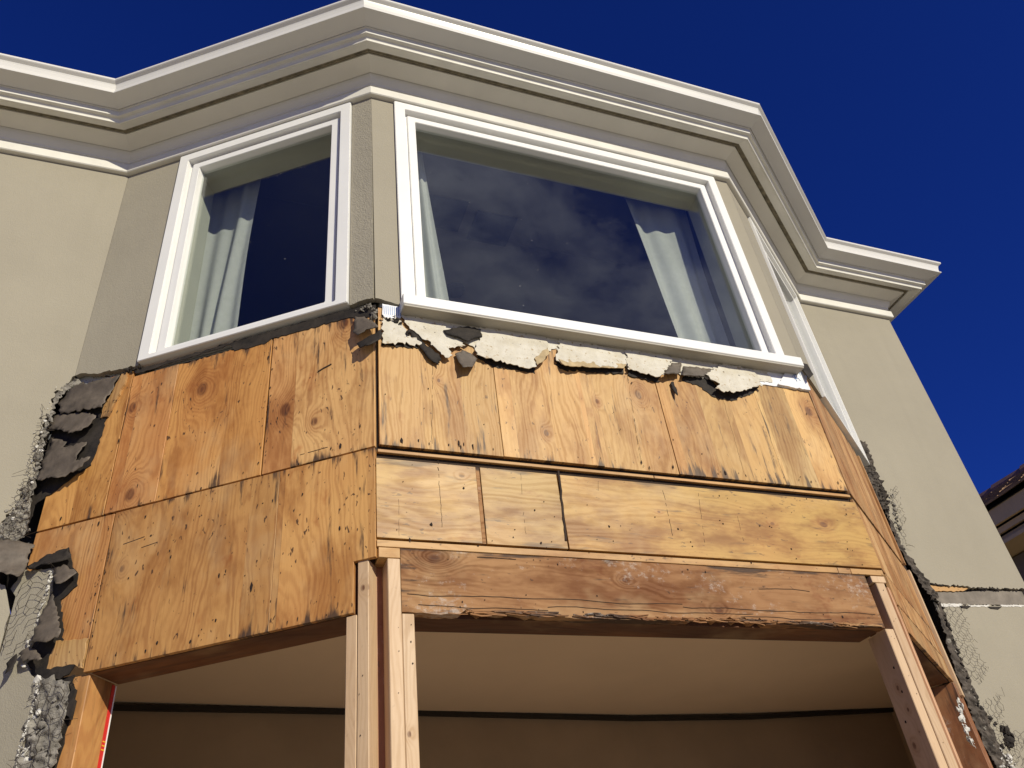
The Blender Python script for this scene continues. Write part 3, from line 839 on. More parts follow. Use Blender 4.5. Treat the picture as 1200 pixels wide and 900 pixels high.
# right face rows
ply('R', [(0.012, ZJ + g), (0.86, ZJ + g), (0.86, ZT), (0.012, ZT)], M_PLY_R)
ply('R', [(0.012, -1.225), (0.40, -1.225), (0.40, ZJ - 0.02), (0.012, ZJ - 0.02)], M_PLY_R)
ply('R', [(0.402, -1.225), (0.90, -1.225), (0.90, ZJ - 0.02), (0.402, ZJ - 0.02)], M_PLY_R, 0.001)
ply('R', [(0.07, -1.345), (0.90, -1.345), (0.90, -1.230), (0.07, -1.230)], M_PLY_R)
ply('R', [(0.07, -1.445), (0.90, -1.445), (0.90, -1.350), (0.07, -1.350)], M_PLY_R, 0.001)
slab('ply_edge_strip', 'R', [(0.905, -1.50), (0.955, -1.50), (0.945, -0.95), (0.905, -0.95)], -0.03, 0.001, M_STUD, house, 0.001)
slab('ply_edge_strip', 'R', [(0.865, -0.93), (0.895, -0.93), (0.88, -0.36), (0.865, -0.36)], -0.03, -0.002, M_PLY_R, house, 0.001)
slab('shadow_gap', 'R', rect(0.012, 0.9, -0.945, -0.930), -0.026, -0.019, M_DARK, house)

# ---- header beams
bf = [(0.0745, -1.2595), (1.710, -1.2595), (1.710, -1.448)]
low = []
rnd = random.Random(5)
N = 90
for i in range(N + 1):
    s = 1.710 - (1.710 - 0.0745) * i / N
    rot = 0.024 * (0.5 + 0.5 * math.sin(s * 5.5 + 1.0)) if 0.25 < s < 1.25 else 0.003
    low.append((s, -1.4475 + rot * rnd.random() + 0.006 * mnoise.noise(Vector((s * 9, 3, 0)))))
slab('header_beam', 'F', bf + low[1:], -0.045, -0.013, M_BEAM, house)
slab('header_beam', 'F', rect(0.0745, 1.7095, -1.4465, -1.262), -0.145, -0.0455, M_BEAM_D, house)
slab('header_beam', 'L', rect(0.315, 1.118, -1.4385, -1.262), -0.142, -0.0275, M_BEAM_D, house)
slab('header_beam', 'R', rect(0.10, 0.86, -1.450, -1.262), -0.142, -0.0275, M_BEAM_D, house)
# splinters along the rotten lower edge
bm = bmesh.new()
for i in range(120):
    s = rnd.uniform(0.2, 1.62); L = rnd.uniform(0.02, 0.10); z = -1.435 - rnd.random() * 0.012
    a = fp('F', s, z, -0.010 + rnd.random() * 0.004); b = fp('F', s + L, z + rnd.uniform(-.006, .006), -0.012)
    mid = (a + b) / 2 + Vector((0, -rnd.random() * 0.004, rnd.uniform(-.004, .003)))
    tube(bm, [a, mid, b], rnd.uniform(0.001, 0.003), 4)
uvset(bm, lambda co, f: (co.x, co.z))
o = link('rotten_splinters', bm, M_BEAM, house); tag(o, kind='stuff')

bm = bmesh.new()
for s0_, s1_, z_ in ((0.09, 0.95, -1.395), (0.5, 1.2, -1.418), (0.95, 1.69, -1.402), (1.15, 1.5, -1.425), (0.12, 0.5, -1.425), (0.3, 0.42, -1.275), (1.25, 1.45, -1.33)):
    P_ = []
    k = int((s1_ - s0_) / 0.03)
    for i in range(k + 1):
        s = s0_ + (s1_ - s0_) * i / k
        P_.append(fp('F', s, z_ + 0.007 * mnoise.noise(Vector((s * 6, z_ * 50, 0))) + 0.003 * mnoise.noise(Vector((s * 25, z_ * 50, 4))), -0.0125))
    tube(bm, P_, 0.0011, 4)
o = link('drying_crack', bm, M_DARK, house); tag(o, kind='stuff')

# ---- studs
ZL = GZ + 0.05
def stud(face, s0, s1, z1, o0, o1, mat, z0=ZL, name='stud', label=None):
    o = slab(name, face, rect(s0, s1, z0, z1), o0, o1, mat, house, 0.002)
    if label: o['label'] = label
    return o
stud('F', 0.0375, 0.0735, -1.2905, -0.105, -0.013, M_STUD)
stud('F', 0.0745, 0.1085, -1.4485, -0.104, -0.015, M_STUD)
slab('filler_block', 'F', rect(0.0130, 0.0735, -1.2895, -1.2590), -0.10, -0.012, M_STRIP, house, 0.0012)
a0, a1, a2 = so('L', 403, 800), so('L', 417, 760), so('L', 431, 760)
stud('L', a1 + 0.001, a2, zo('L', 418, 657), -0.098, -0.018, M_STUD)
stud('L', a0, a1 - 0.001, -1.4405, -0.097, -0.019, M_STUD)
bmx = box_bm((-0.01, 0.075, GZ), (0.05, 0.13, -1.26 + ZS)); 
l1 = bmx.loops.layers.uv.new('metres'); l2 = bmx.loops.layers.uv.new('sheet')
for f in bmx.faces:
    for l in f.loops: l[l1].uv = (l.vert.co.x + l.vert.co.y, l.vert.co.z); l[l2].uv = (.5, .5)
link('corner_post', bmx, M_POST_D, house)
stud('F', 1.7480, 1.7850, -1.285, -0.098, -0.013, M_STUD)
stud('F', 1.7115, 1.7465, -1.4490, -0.106, -0.015, M_STUD)
slab('filler_block', 'F', rect(1.7350, 1.7960, -1.2840, -1.2600), -0.09, -0.0125, M_STUD, house, 0.0012)
stud('R', 0.028, 0.066, -1.290, -0.10, -0.016, M_STUD_P)
# jamb at the left end of the left opening, with its printed strip, and the post at the right end
stud('L', 0.205, 0.3135, -1.440, -0.1315, -0.022, M_JAMB, name='jamb_post')
xx, dd, nnn, _ = FACES['L']
def jb(o0, o1, z0, z1, mat, t=0.0016, name='printed_strip'):
    return slab(name, 'L', rect(0.3139, 0.3139 + t, z0, z1), o0, o1, mat, house)
jb(-0.1305, -0.118, ZL, -1.446, M_RED)
jb(-0.1345, -0.1312, ZL, -1.446, M_TAGW, 0.003)
for zz in (-1.600, -1.611, -1.622):
    jb(-0.1306, -0.1182, zz - 0.0035, zz, M_YEL, 0.0024)
stud('R', 0.87, 1.02, -1.452, -0.14, -0.012, M_POST_D, name='end_post')
slab('bottom_plate', 'F', rect(0.0, 1.8, GZ, ZL - 0.001), -0.11, -0.012, M_STUD, house, 0.002)

# ---- nail holes and nail heads
random.seed(21)
bm = bmesh.new()
def nailmark(face, s, z, r, o=PO1 + 0.0022, tall=1.0):
    r *= random.choice((0.35, 0.5, 0.6, 0.9)); tall *= random.uniform(0.8, 1.8)
    k = random.randint(5, 7); a0_ = random.random() * 6
    vs_ = [bm.verts.new(fp(face, s + math.cos(a0_ + 6.283 * i / k) * r * random.uniform(.5, 1.2), z + math.sin(a0_ + 6.283 * i / k) * r * tall * random.uniform(.5, 1.3), o + random.random() * 4e-4)) for i in range(k)]
    c = bm.verts.new(fp(face, s, z, o + 0.0012))
    for i in range(k): bm.faces.new((vs_[i], vs_[(i + 1) % k], c))
for i in range(26):
    nailmark('F', random.uniform(0.03, 1.78), -0.905 + random.random() * 0.02, random.uniform(.0025, .005), tall=2.6)
    nailmark('F', random.uniform(0.03, 1.78), random.uniform(-0.88, -0.50), random.uniform(.0015, .0035), tall=1.4)
for i in range(46):
    nailmark('F', random.uniform(0.03, 1.78), random.uniform(-1.225, -0.97), random.uniform(.002, .0055), tall=0.8)
for x, y in ((505, 615), (560, 640), (640, 642), (480, 633), (690, 648), (880, 660), (1010, 662), (835, 655)):
    nailmark('F', *un('F', x, y, PO1), .005)
for i in range(22):
    nailmark('F', random.uniform(0.1, 1.68), random.choice([random.uniform(-1.29, -1.27), random.uniform(-1.43, -1.39), random.uniform(-1.42, -1.28)]), random.uniform(.0025, .0045), o=-0.0118)
for i in range(95):
    s = random.uniform(0.09, 1.17); z = random.choice([ZJ - random.random() * .03, ZJ + random.random() * .03, random.uniform(ZB + .01, ZJ), random.uniform(ZB + .01, ZB + .08), random.uniform(ZJ, -.42)])
    nailmark('L', s, z, random.uniform(.002, .0052), tall=random.uniform(1.0, 2.6))
for ss in (sj, slm):
    for i in range(22):
        nailmark('L', ss + random.choice((-1, 1)) * random.uniform(.006, .014), random.uniform(ZJ + .02, ZT - .06) if ss == sj else random.uniform(ZB + .05, ZJ - .02), random.uniform(.002, .0045), tall=1.6)
for s_, fc, o_, z0_, z1_ in ((0.055, 'F', -0.0115, -1.9, -1.31), (1.766, 'F', -0.0115, -1.9, -1.3), ((a1 + a2) / 2, 'L', -0.0165, -1.9, -1.33), (0.091, 'F', -0.0135, -1.6, -1.46), (1.73, 'F', -0.0135, -1.9, -1.47)):
    for i in range(4):
        nailmark(fc, s_ + random.uniform(-.009, .009), random.uniform(z0_, z1_), .0022, o=o_)
for i in range(3):
    s_ = random.uniform(.02, .09); 
    q = fp('F', 1.7108, -1.47 - random.random() * .35, -s_)
    nv = [bm.verts.new(q + Vector((0, math.cos(i_ * 1.26) * .004, math.sin(i_ * 1.26) * .005))) for i_ in range(5)]
    bm.faces.new(nv)
o = link('nail_hole', bm, plain('nail rust', (0.020, 0.011, 0.008), 0.9, 0.4, 60), house); tag(o, kind='stuff')

# ---- rubble and plaster along the broken edges
def along(pts_px, face, n, o, r0, r1, spread, seed, mat, name, flat=0.8):
    rr = random.Random(seed)
    P = uns(face, pts_px)
    X, d, nn, l = FACES[face]; n3 = Vector((nn.x, nn.y, 0))
    segs = [(P[i], P[i + 1], math.hypot(P[i + 1][0] - P[i][0], P[i + 1][1] - P[i][1])) for i in range(len(P) - 1)]
    tot = sum(q[2] for q in segs)
    bm = bmesh.new()
    for _ in range(n):
        t = rr.random() * tot
        for a, b, L in segs:
            if t <= L: break
            t -= L
        s = a[0] + (b[0] - a[0]) * t / L + rr.gauss(0, spread); z = a[1] + (b[1] - a[1]) * t / L + rr.gauss(0, spread)
        lump(bm, fp(face, s, z, o + rr.uniform(-.006, .008)), rr.uniform(r0, r1) * (0.5 + rr.random() ** 2), rr, flat, n3)
    ob = link(name, bm, mat, house); tag(ob, kind='stuff')
    return ob
along([(90, 443), (68, 458), (57, 485), (46, 515), (43, 545), (34, 568), (15, 598), (3, 618)], 'W', 26, 0.0, 0.004, 0.012, 0.010, 1, M_MORTAR, 'broken_stucco')
along([(70, 452), (58, 470), (52, 495), (44, 520), (46, 532), (33, 550), (32, 575), (20, 600), (8, 615)], 'W', 22, 0.004, 0.003, 0.007, 0.010, 2, M_CHALK, 'plaster_crumb')
along([(28, 570), (25, 600), (30, 615), (14, 628), (28, 632)], 'W', 26, -0.002, 0.004, 0.011, 0.012, 3, M_MORTAR, 'broken_stucco')
along([(50, 810), (52, 840), (44, 870), (36, 905)], 'L', 40, -0.004, 0.004, 0.012, 0.018, 4, M_MORTAR, 'broken_stucco', 0.6)
along([(45, 800), (44, 815), (37, 836), (33, 853), (26, 872), (20, 900)], 'L', 120, 0.001, 0.0015, 0.0038, 0.0012, 5, M_CHALK, 'plaster_edge')
along([(40, 792), (52, 797), (42, 835), (40, 845), (28, 880), (25, 895)], 'L', 7, -0.002, 0.008, 0.013, 0.006, 15, M_CHALK, 'plaster_crumb', 0.6)
along([(62, 667), (60, 682), (55, 700), (49, 714), (43, 735)], 'L', 70, 0.002, 0.002, 0.005, 0.0012, 6, M_CHALK, 'plaster_edge')
along([(36, 750), (30, 768), (30, 785)], 'L', 26, 0.002, 0.003, 0.007, 0.003, 16, M_CHALK, 'plaster_edge')
along([(1003, 520), (1012, 540), (1022, 560), (1030, 578), (1038, 600)], 'X', 22, 0.010, 0.004, 0.012, 0.008, 7, M_MORTAR, 'broken_stucco')
along([(1045, 580), (1048, 598), (1053, 620)], 'X', 26, 0.004, 0.004, 0.012, 0.008, 8, M_MORTAR, 'broken_stucco')
along([(1038, 600), (1050, 628), (1066, 656), (1086, 684), (1096, 705)], 'X', 60, -0.004, 0.004, 0.011, 0.005, 9, M_BLACK, 'torn_felt_edge')
along([(1098, 705), (1106, 730), (1120, 768), (1140, 818), (1156, 856), (1180, 905)], 'X', 70, -0.002, 0.003, 0.010, 0.006, 10, M_MORTAR, 'broken_stucco')
along([(1103, 712), (1116, 750), (1136, 800), (1150, 835)], 'X', 90, 0.000, 0.003, 0.010, 0.004, 20, M_BLACK, 'torn_felt_edge')
along([(1160, 846), (1180, 858), (1182, 870), (1172, 880)], 'X', 22, 0.004, 0.008, 0.018, 0.008, 11, M_BLACK, 'torn_felt_edge')
along([(1172, 880), (1190, 900), (1165, 895)], 'X', 30, 0.004, 0.004, 0.012, 0.010, 21, M_CHALK, 'plaster_crumb')
along([(1126, 822), (1130, 842), (1136, 862), (1143, 872)], 'R', 60, -0.008, 0.006, 0.013, 0.006, 12, M_CHALK, 'plaster_smear', 0.5)
along([(96, 447), (120, 441), (150, 434), (165, 429)], 'L', 40, -0.006, 0.003, 0.008, 0.003, 13, M_BLACK, 'torn_felt_edge')
along([(430, 368), (440, 362), (456, 372), (472, 384), (486, 402)], 'L', 1, -0.006, 0.003, 0.008, 0.003, 14, M_BLACK, 'torn_felt_edge')
along([(448, 375), (462, 372), (470, 384), (478, 392)], 'F', 36, -0.002, 0.004, 0.010, 0.005, 17, M_BLACK, 'torn_felt_edge')
along([(418, 362), (430, 358), (440, 364), (436, 374)], 'L', 30, -0.004, 0.004, 0.010, 0.004, 18, M_MORTAR, 'broken_stucco')
def crumble(face, px, o, amp, seed, mat, name='broken_stucco', sc_=55.0, div=0.009):
    bm = crumple(face, jag(uns(face, px, o), None, 0.004, 0.010, seed), o, 0.0, 0.004, amp, seed, div, scale=sc_, curl=0.01)
    return link(name, bm, mat, house)
crumble('W', [(92, 446), (72, 456), (62, 470), (58, 488), (50, 505), (44, 525), (40, 548), (30, 575), (16, 598), (2, 614), (-20, 634), (24, 634), (32, 620), (36, 595), (44, 562), (53, 520), (62, 488), (72, 464), (96, 450)], -0.012, 0.014, 61, M_MORTAR)
crumble('L', [(44, 800), (62, 796), (86, 800), (82, 830), (76, 860), (64, 905), (18, 905), (30, 865), (38, 836)], -0.014, 0.022, 62, M_MORTAR, sc_=26.0, div=0.008)
crumble('X', [(1000, 517), (1012, 519), (1018, 530), (1022, 548), (1034, 572), (1040, 590), (1040, 610), (1030, 596), (1018, 575), (1008, 550), (998, 530)], 0.004, 0.022, 63, M_FELTM)
crumble('X', [(1036, 600), (1044, 612), (1058, 645), (1088, 684), (1100, 700), (1090, 704), (1070, 672), (1050, 640)], 0.0, 0.012, 65, M_FELTM)
crumble('X', [(1100, 706), (1108, 728), (1122, 765), (1142, 815), (1158, 850), (1184, 905), (1168, 905), (1140, 850), (1112, 770), (1096, 715)], -0.008, 0.016, 64, M_FELTM, sc_=35.0)
# black felt backing showing between plaster and plywood on the left
pk = uns('L', [(62, 500), (75, 470), (120, 448), (143, 440), (137, 455), (125, 485), (119, 510), (112, 530), (106, 545), (88, 556), (66, 574), (40, 592), (34, 612), (33, 600), (42, 565), (54, 530)], -0.008)
slab('felt_backing', 'L', jag(pk, None, 0.003, 0.012, 31), -0.012, -0.0085, M_BLACK, house)
pk = uns('L', [(32, 664), (80, 641), (84, 664), (91, 672), (90, 686), (70, 703), (73, 735), (70, 770), (88, 778), (80, 790), (55, 800), (40, 796), (30, 775), (44, 735), (60, 690), (62, 668)], -0.008)
slab('felt_backing', 'L', jag(pk, None, 0.003, 0.012, 32), -0.013, -0.0085, M_BLACK, house)
pk = uns('L', [(45, 798), (86, 790), (84, 820), (80, 845), (70, 880), (62, 905), (18, 905), (36, 840)], -0.014)
slab('felt_backing', 'L', jag(pk, None, 0.003, 0.015, 33), -0.024, -0.018, M_BLACK, house)
pk = uns('L', [(84, 800), (88, 808), (84, 835), (82, 843), (77, 838), (80, 815)], -0.002)
slab('felt_backing', 'L', jag(pk, None, 0.002, 0.01, 34), -0.012, -0.002, M_BLACK, house)
pk = uns('L', [(143, 438), (149, 436), (147, 447), (135, 470), (126, 488), (118, 490), (121, 478), (130, 462)], -0.004)
slab('splintered_edge', 'L', jag(pk, None, 0.002, 0.01, 35), -0.012, -0.003, M_SPLINT, house)
# dark slit under the left window frame
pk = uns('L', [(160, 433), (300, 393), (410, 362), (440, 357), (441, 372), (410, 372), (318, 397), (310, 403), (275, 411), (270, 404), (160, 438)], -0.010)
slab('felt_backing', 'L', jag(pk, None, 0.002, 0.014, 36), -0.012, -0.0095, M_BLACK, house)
# white membrane and its scribbled corner, blue-printed patch by the other end of the sill
pk = uns('F', [(470, 362), (560, 370), (640, 386), (720, 400), (800, 412), (870, 424), (946, 440), (946, 457), (900, 451), (850, 446), (800, 436), (720, 424), (640, 406), (560, 392), (480, 384)], -0.008)
slab('flashing_membrane', 'F', jag(pk, None, 0.0015, 0.015, 37), -0.012, -0.0085, M_MEMB, house)
pk = uns('F', [(472, 366), (560, 376), (640, 392), (720, 406), (800, 420), (900, 436), (905, 448), (880, 446), (850, 442), (838, 445), (800, 439), (770, 436), (730, 428), (700, 425), (664, 421), (652, 408), (640, 412), (600, 420), (560, 410), (545, 402), (520, 400), (500, 396), (484, 388)], -0.0072)
slab('paint_coat', 'F', jag(pk, None, 0.0042, 0.009, 41), -0.0084, -0.0062, M_REM, house)
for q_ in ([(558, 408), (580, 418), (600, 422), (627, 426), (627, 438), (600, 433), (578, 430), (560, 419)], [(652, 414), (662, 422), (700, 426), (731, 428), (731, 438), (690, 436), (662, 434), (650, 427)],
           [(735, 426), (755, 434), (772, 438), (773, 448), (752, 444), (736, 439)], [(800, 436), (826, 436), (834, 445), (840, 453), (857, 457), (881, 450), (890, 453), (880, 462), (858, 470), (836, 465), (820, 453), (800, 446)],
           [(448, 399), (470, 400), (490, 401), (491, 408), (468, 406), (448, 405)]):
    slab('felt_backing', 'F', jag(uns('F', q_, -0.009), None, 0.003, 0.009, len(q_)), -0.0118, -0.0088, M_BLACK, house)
pk = uns('F', [(914, 447), (922, 434), (929, 430), (937, 431), (942, 438), (947, 450), (950, 457), (930, 454), (912, 450)], 0.0)
patch = slab('flashing_membrane', 'F', jag(pk, None, 0.0015, 0.010, 38), -0.012, 0.0, M_MEMB, house)
bm = bmesh.new()
for q in ([(929, 434), (931, 441), (934, 447)], [(926, 437), (930, 436), (933, 438)], [(931, 444), (935, 443), (938, 446)], [(928, 441), (933, 439)], [(936, 434), (938, 440)]):
    tube(bm, [fp('F', *un('F', x, y, 0.001), 0.0012) for x, y in q], 0.0011, 4)
link('pen_scribble', bm, M_BLUE, house)
pk = uns('F', [(448, 356), (470, 360), (470, 372), (458, 374), (448, 370)], -0.004)
slab('flashing_membrane', 'F', jag(pk, None, 0.001, 0.010, 39), -0.012, -0.004, M_MEMB, house)
bm = bmesh.new()
for i in range(9):
    x = 450 + i * 2.4
    tube(bm, [fp('F', *un('F', x, 358 + i * .3, -0.003), -0.0035), fp('F', *un('F', x + .3, 368 + i * .3, -0.003), -0.0035)], 0.0012, 4)
link('printed_weave', bm, M_BLUE, house)
pk = uns('R', [(936, 426), (944, 426), (952, 440), (946, 445)], 0.004)
bm = crumple('F', uns('F', [(933, 424), (946, 427), (952, 440), (946, 446), (940, 434)], 0.01), 0.006, 0.012, 0.004, 0.004, 51)
link('torn_felt', bm, M_BLACK, house)

# ---- rooms behind the openings
def room_box(name, lo, hi, mat):
    return link(name, box_bm(lo, hi), mat, house)
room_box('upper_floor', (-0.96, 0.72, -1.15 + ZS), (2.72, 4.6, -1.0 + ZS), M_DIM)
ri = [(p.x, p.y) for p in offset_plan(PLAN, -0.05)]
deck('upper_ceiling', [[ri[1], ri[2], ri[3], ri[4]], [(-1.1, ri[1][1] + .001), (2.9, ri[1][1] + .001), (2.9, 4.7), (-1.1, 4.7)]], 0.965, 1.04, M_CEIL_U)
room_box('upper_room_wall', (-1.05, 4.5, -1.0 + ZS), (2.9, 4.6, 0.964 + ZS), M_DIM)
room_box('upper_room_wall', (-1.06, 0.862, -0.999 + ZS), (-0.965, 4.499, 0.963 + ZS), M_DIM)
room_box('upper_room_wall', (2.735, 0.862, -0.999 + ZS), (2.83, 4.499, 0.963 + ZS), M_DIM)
bm = bmesh.new()
vs_ = [bm.verts.new((x, y, -1.2 + ZS)) for x, y in ((-3.5, 0.9), (-0.86, 0.88), (-0.82, 0.76), (0.10, 0.13), (1.70, 0.13), (2.62, 0.76), (2.66, 0.88), (5.3, 0.9), (5.3, 2.6), (-3.5, 2.6))]
vs_ = vs_[1:7] + [bm.verts.new((3.3, 0.9, -1.2 + ZS)), bm.verts.new((3.3, 2.6, -1.2 + ZS)), bm.verts.new((-2.6, 2.6, -1.2 + ZS)), bm.verts.new((-2.6, 0.9, -1.2 + ZS))]
for v in [v for v in bm.verts if v not in vs_]: bm.verts.remove(v)
f = bm.faces.new(vs_)
r = bmesh.ops.extrude_face_region(bm, geom=[f])
for e in r['geom']:
    if isinstance(e, bmesh.types.BMVert): e.co.z += 0.045
bmesh.ops.recalc_face_normals(bm, faces=bm.faces)
link('lower_ceiling', bm, M_CEIL, house)
bw = [(-2.6, 1.40), (-0.68, 1.56), (0.19, 1.66), (0.60, 1.71), (1.69, 1.80), (2.4, 1.79), (3.3, 1.72)]
bm = bmesh.new()
for (x0, y0), (x1, y1) in zip(bw[:-1], bw[1:]):
    q = [bm.verts.new(p) for p in ((x0, y0, 0.0), (x1, y1, 0.0), (x1, y1, -1.201 + ZS), (x0, y0, -1.201 + ZS))]
    bm.faces.new(q)
bmesh.ops.remove_doubles(bm, verts=bm.verts, dist=1e-4)
r = bmesh.ops.extrude_face_region(bm, geom=list(bm.faces))
for e in r['geom']:
    if isinstance(e, bmesh.types.BMVert): e.co.y += 0.08
bmesh.ops.recalc_face_normals(bm, faces=bm.faces)
link('lower_room_wall', bm, M_BACK, house)
bm = bmesh.new()
tube(bm, [Vector((x, y - 0.012, -1.215 + ZS + 0.006 * math.sin(x * 2.1))) for x, y in bw], 0.0145, 4)
link('ceiling_gap_shade', bm, M_GAP_DARK, house)  # dark tube stands in for the shadow gap where wall meets ceiling
room_box('lower_room_wall', (-2.7, 0.86, 0.0), (-2.601, 2.6, -1.203 + ZS), M_BACK)
room_box('lower_room_wall', (3.301, 0.86, 0.0), (3.39, 2.6, -1.203 + ZS), M_BACK)
room_box('lower_floor', (-2.6, 0.2, 0.004), (3.3, 2.6, 0.03), M_FLOOR)
# two dark vents and a round fitting on the upper ceiling
for cx, cy in ((0.50, 0.62), (0.78, 0.66)):
    room_box('ceiling_vent', (cx - .11, cy - .10, 0.955 + ZS), (cx + .11, cy + .10, 0.9645 + ZS), M_VENT)
bm = bmesh.new()
bmesh.ops.create_cone(bm, segments=20, radius1=0.05, radius2=0.06, depth=0.02, cap_ends=True)
bmesh.ops.translate(bm, verts=bm.verts, vec=(0.72, 1.15, 0.954 + ZS))
link('ceiling_lamp', bm, M_VENT, house)

# ================================================================== CURTAINS
def curtain(face, top, bot, o, zt, zb, pleats, seed, label):
    rr = random.Random(seed)
    bm = bmesh.new()
    nu, nv = pleats * 10, 22
    ph = [rr.uniform(0, 6.28) for _ in range(3)]
    grid = []
    for j in range(nv + 1):
        t = j / nv
        s0 = top[0] + (bot[0] - top[0]) * t; s1 = top[1] + (bot[1] - top[1]) * t
        row = []
        for i in range(nu + 1):
            u = i / nu
            wv = math.sin(u * pleats * 6.283 + ph[0] + 0.9 * math.sin(t * 3 + ph[1])) * 0.012 * (0.55 + 0.7 * t) + math.sin(u * pleats * 2.7 + ph[2] + t) * 0.012
            row.append(bm.verts.new(fp(face, s0 + (s1 - s0) * (u + 0.02 * math.sin(t * 5 + u * 9)), zt + (zb - zt) * t, o + wv)))
        grid.append(row)
    for j in range(nv):
        for i in range(nu):
            bm.faces.new((grid[j][i], grid[j][i + 1], grid[j + 1][i + 1], grid[j + 1][i]))
    c = link('curtain', bm, M_CURT, None, True, True)
    return tag(c, label, 'curtain', 'curtains behind the bay windows')
OC = -0.23
def cs(face, *px): return [un(face, x, y, OC)[0] for x, y in px]
curtain('L', cs('L', (228, 230), (306, 214)), cs('L', (194, 405), (276, 386)), OC, 0.94, -0.30, 4, 1, 'pale green-white curtain at the left side of the left angled window')
curtain('F', cs('F', (466, 200), (494, 200)), cs('F', (474, 350), (530, 350)), OC, 0.94, -0.30, 3, 2, 'narrow white curtain at the left edge of the wide front window')
curtain('F', cs('F', (734, 252), (808, 258)), cs('F', (797, 392), (852, 400)), OC, 0.94, -0.30, 3, 3, 'white curtain hanging at the right side of the wide front window')

# ================================================================== TORN PAPER AND RENDER
def scrap(name, face, px, o, lift, mat, label, cat, group, seed, amp=0.005, th=0.003, jg=0.0022, step=0.010, **kw):
    base = uns(face, px, o)
    zt = max(p[1] for p in base); zb = min(p[1] for p in base); cu = kw.get('curl', 1.6)
    pts = jag([un(face, x, y, o + (lift + amp * .5) * ((zt - b[1]) / (zt - zb)) ** cu) for (x, y), b in zip(px, base)], None, jg, step, seed)
    bm = crumple(face, pts, o, lift, th, amp, seed, **kw)
    ob = link(name, bm, mat, None, name in ('tar_paper', 'felt_scrap'), True)
    return tag(ob, label, cat, group)
GP = 'torn tar paper on the broken left corner'
scrap('tar_paper', 'L', [(70, 472), (78, 461), (93, 452), (117, 447), (142, 441), (133, 456), (126, 468), (121, 478), (103, 481), (84, 483), (71, 486)], -0.004, 0.012, M_PAPER, 'big dark tar paper sheet directly below the stucco left of the left window', 'tar paper', GP, 1, 0.010, 0.0016, jg=0.0035, fold=0.003)
scrap('tar_paper', 'L', [(64, 489), (72, 486), (100, 484), (114, 488), (107, 496), (95, 504), (83, 507), (58, 502)], -0.003, 0.020, M_PAPER, 'middle fold of torn tar paper between two black shadows', 'tar paper', GP, 2, 0.010, 0.0016, jg=0.0035, fold=0.003)
scrap('tar_paper', 'L', [(62, 514), (74, 516), (77, 525), (102, 518), (95, 530), (88, 540), (107, 536), (93, 548), (72, 558), (44, 563), (50, 546), (56, 530)], -0.002, 0.024, M_PAPER, 'brown lit flap of tar paper with a notched top edge, lowest of the upper stack', 'tar paper', GP, 3, 0.010, 0.0016, jg=0.0035, fold=0.003)
scrap('tar_paper', 'W', [(-10, 631), (14, 634), (30, 637), (41, 639), (36, 648), (32, 660), (26, 672), (20, 677), (8, 674), (-10, 667)], 0.004, 0.045, M_PAPER, 'smooth brown tar paper flap curling off the wall at the photo edge', 'tar paper', GP, 4, 0.010, 0.0016, jg=0.0035, fold=0.003, curl=1.3)
scrap('tar_paper', 'L', [(64, 666), (76, 662), (87, 667), (90, 671), (84, 676), (78, 681), (67, 685)], 0.0, 0.016, M_PAPER, 'small ragged grey paper scrap beside the top of the lower wire mesh', 'tar paper', GP, 5, 0.010, 0.0016, jg=0.0035, fold=0.003)
scrap('tar_paper', 'L', [(64, 697), (69, 718), (72, 737), (67, 747), (49, 752), (38, 753), (42, 737), (50, 719)], 0.0, 0.028, M_PAPER, 'long triangular grey paper flap hanging along the lower broken edge', 'tar paper', GP, 6, 0.010, 0.0016, jg=0.0035, fold=0.003)
scrap('tar_paper', 'L', [(22, 767), (33, 760), (42, 761), (48, 771), (40, 773), (33, 771), (26, 775)], 0.006, 0.022, M_PAPER, 'small curled grey paper tab at the foot of the triangular flap', 'tar paper', GP, 7, 0.010, 0.0016, jg=0.0035, fold=0.003)
scrap('tar_paper', 'L', [(22, 767), (20, 776), (13, 784), (6, 790), (8, 782), (16, 771)], 0.012, 0.02, M_BLACK, 'thin dark paper strip dangling over the lower left stucco', 'tar paper', GP, 8, 0.010, 0.0016, jg=0.0035, fold=0.003)
scrap('tar_paper', 'L', [(33, 664), (56, 650), (81, 643), (82, 653), (70, 659), (52, 662), (38, 668)], 0.0, 0.012, M_BLACK, 'black paper fold shading the bare plywood above the small grey scrap', 'tar paper', GP, 9, 0.010, 0.0016, jg=0.0035, fold=0.003)

GR = 'peeling remnants under the front window sill'
scrap('stucco_remnant', 'F', [(448, 370), (462, 366), (472, 384), (480, 394), (494, 402), (491, 405), (448, 402)], -0.010, 0.006, M_REM, 'cream painted remnant nearest the left bay corner, straight lower edge', 'remnant', GR, 11, 0.006, 0.0028, jg=0.0042, step=0.008)
scrap('stucco_remnant', 'F', [(470, 370), (496, 372), (519, 377), (522, 390), (540, 398), (545, 406), (525, 409), (530, 417), (522, 419), (511, 409), (498, 399), (488, 391), (480, 386)], -0.008, 0.014, M_REM, 'second cream remnant from the left with a jagged tongue', 'remnant', GR, 12, 0.006, 0.0028, jg=0.0042, step=0.008)
scrap('stucco_remnant', 'F', [(562, 384), (600, 388), (640, 396), (640, 411), (634, 416), (625, 422), (629, 430), (620, 432), (600, 427), (580, 424), (558, 416), (557, 408), (562, 400)], -0.008, 0.015, M_REM, 'broad cream remnant below the middle left of the sill', 'remnant', GR, 13, 0.006, 0.0028, jg=0.0042, step=0.008)
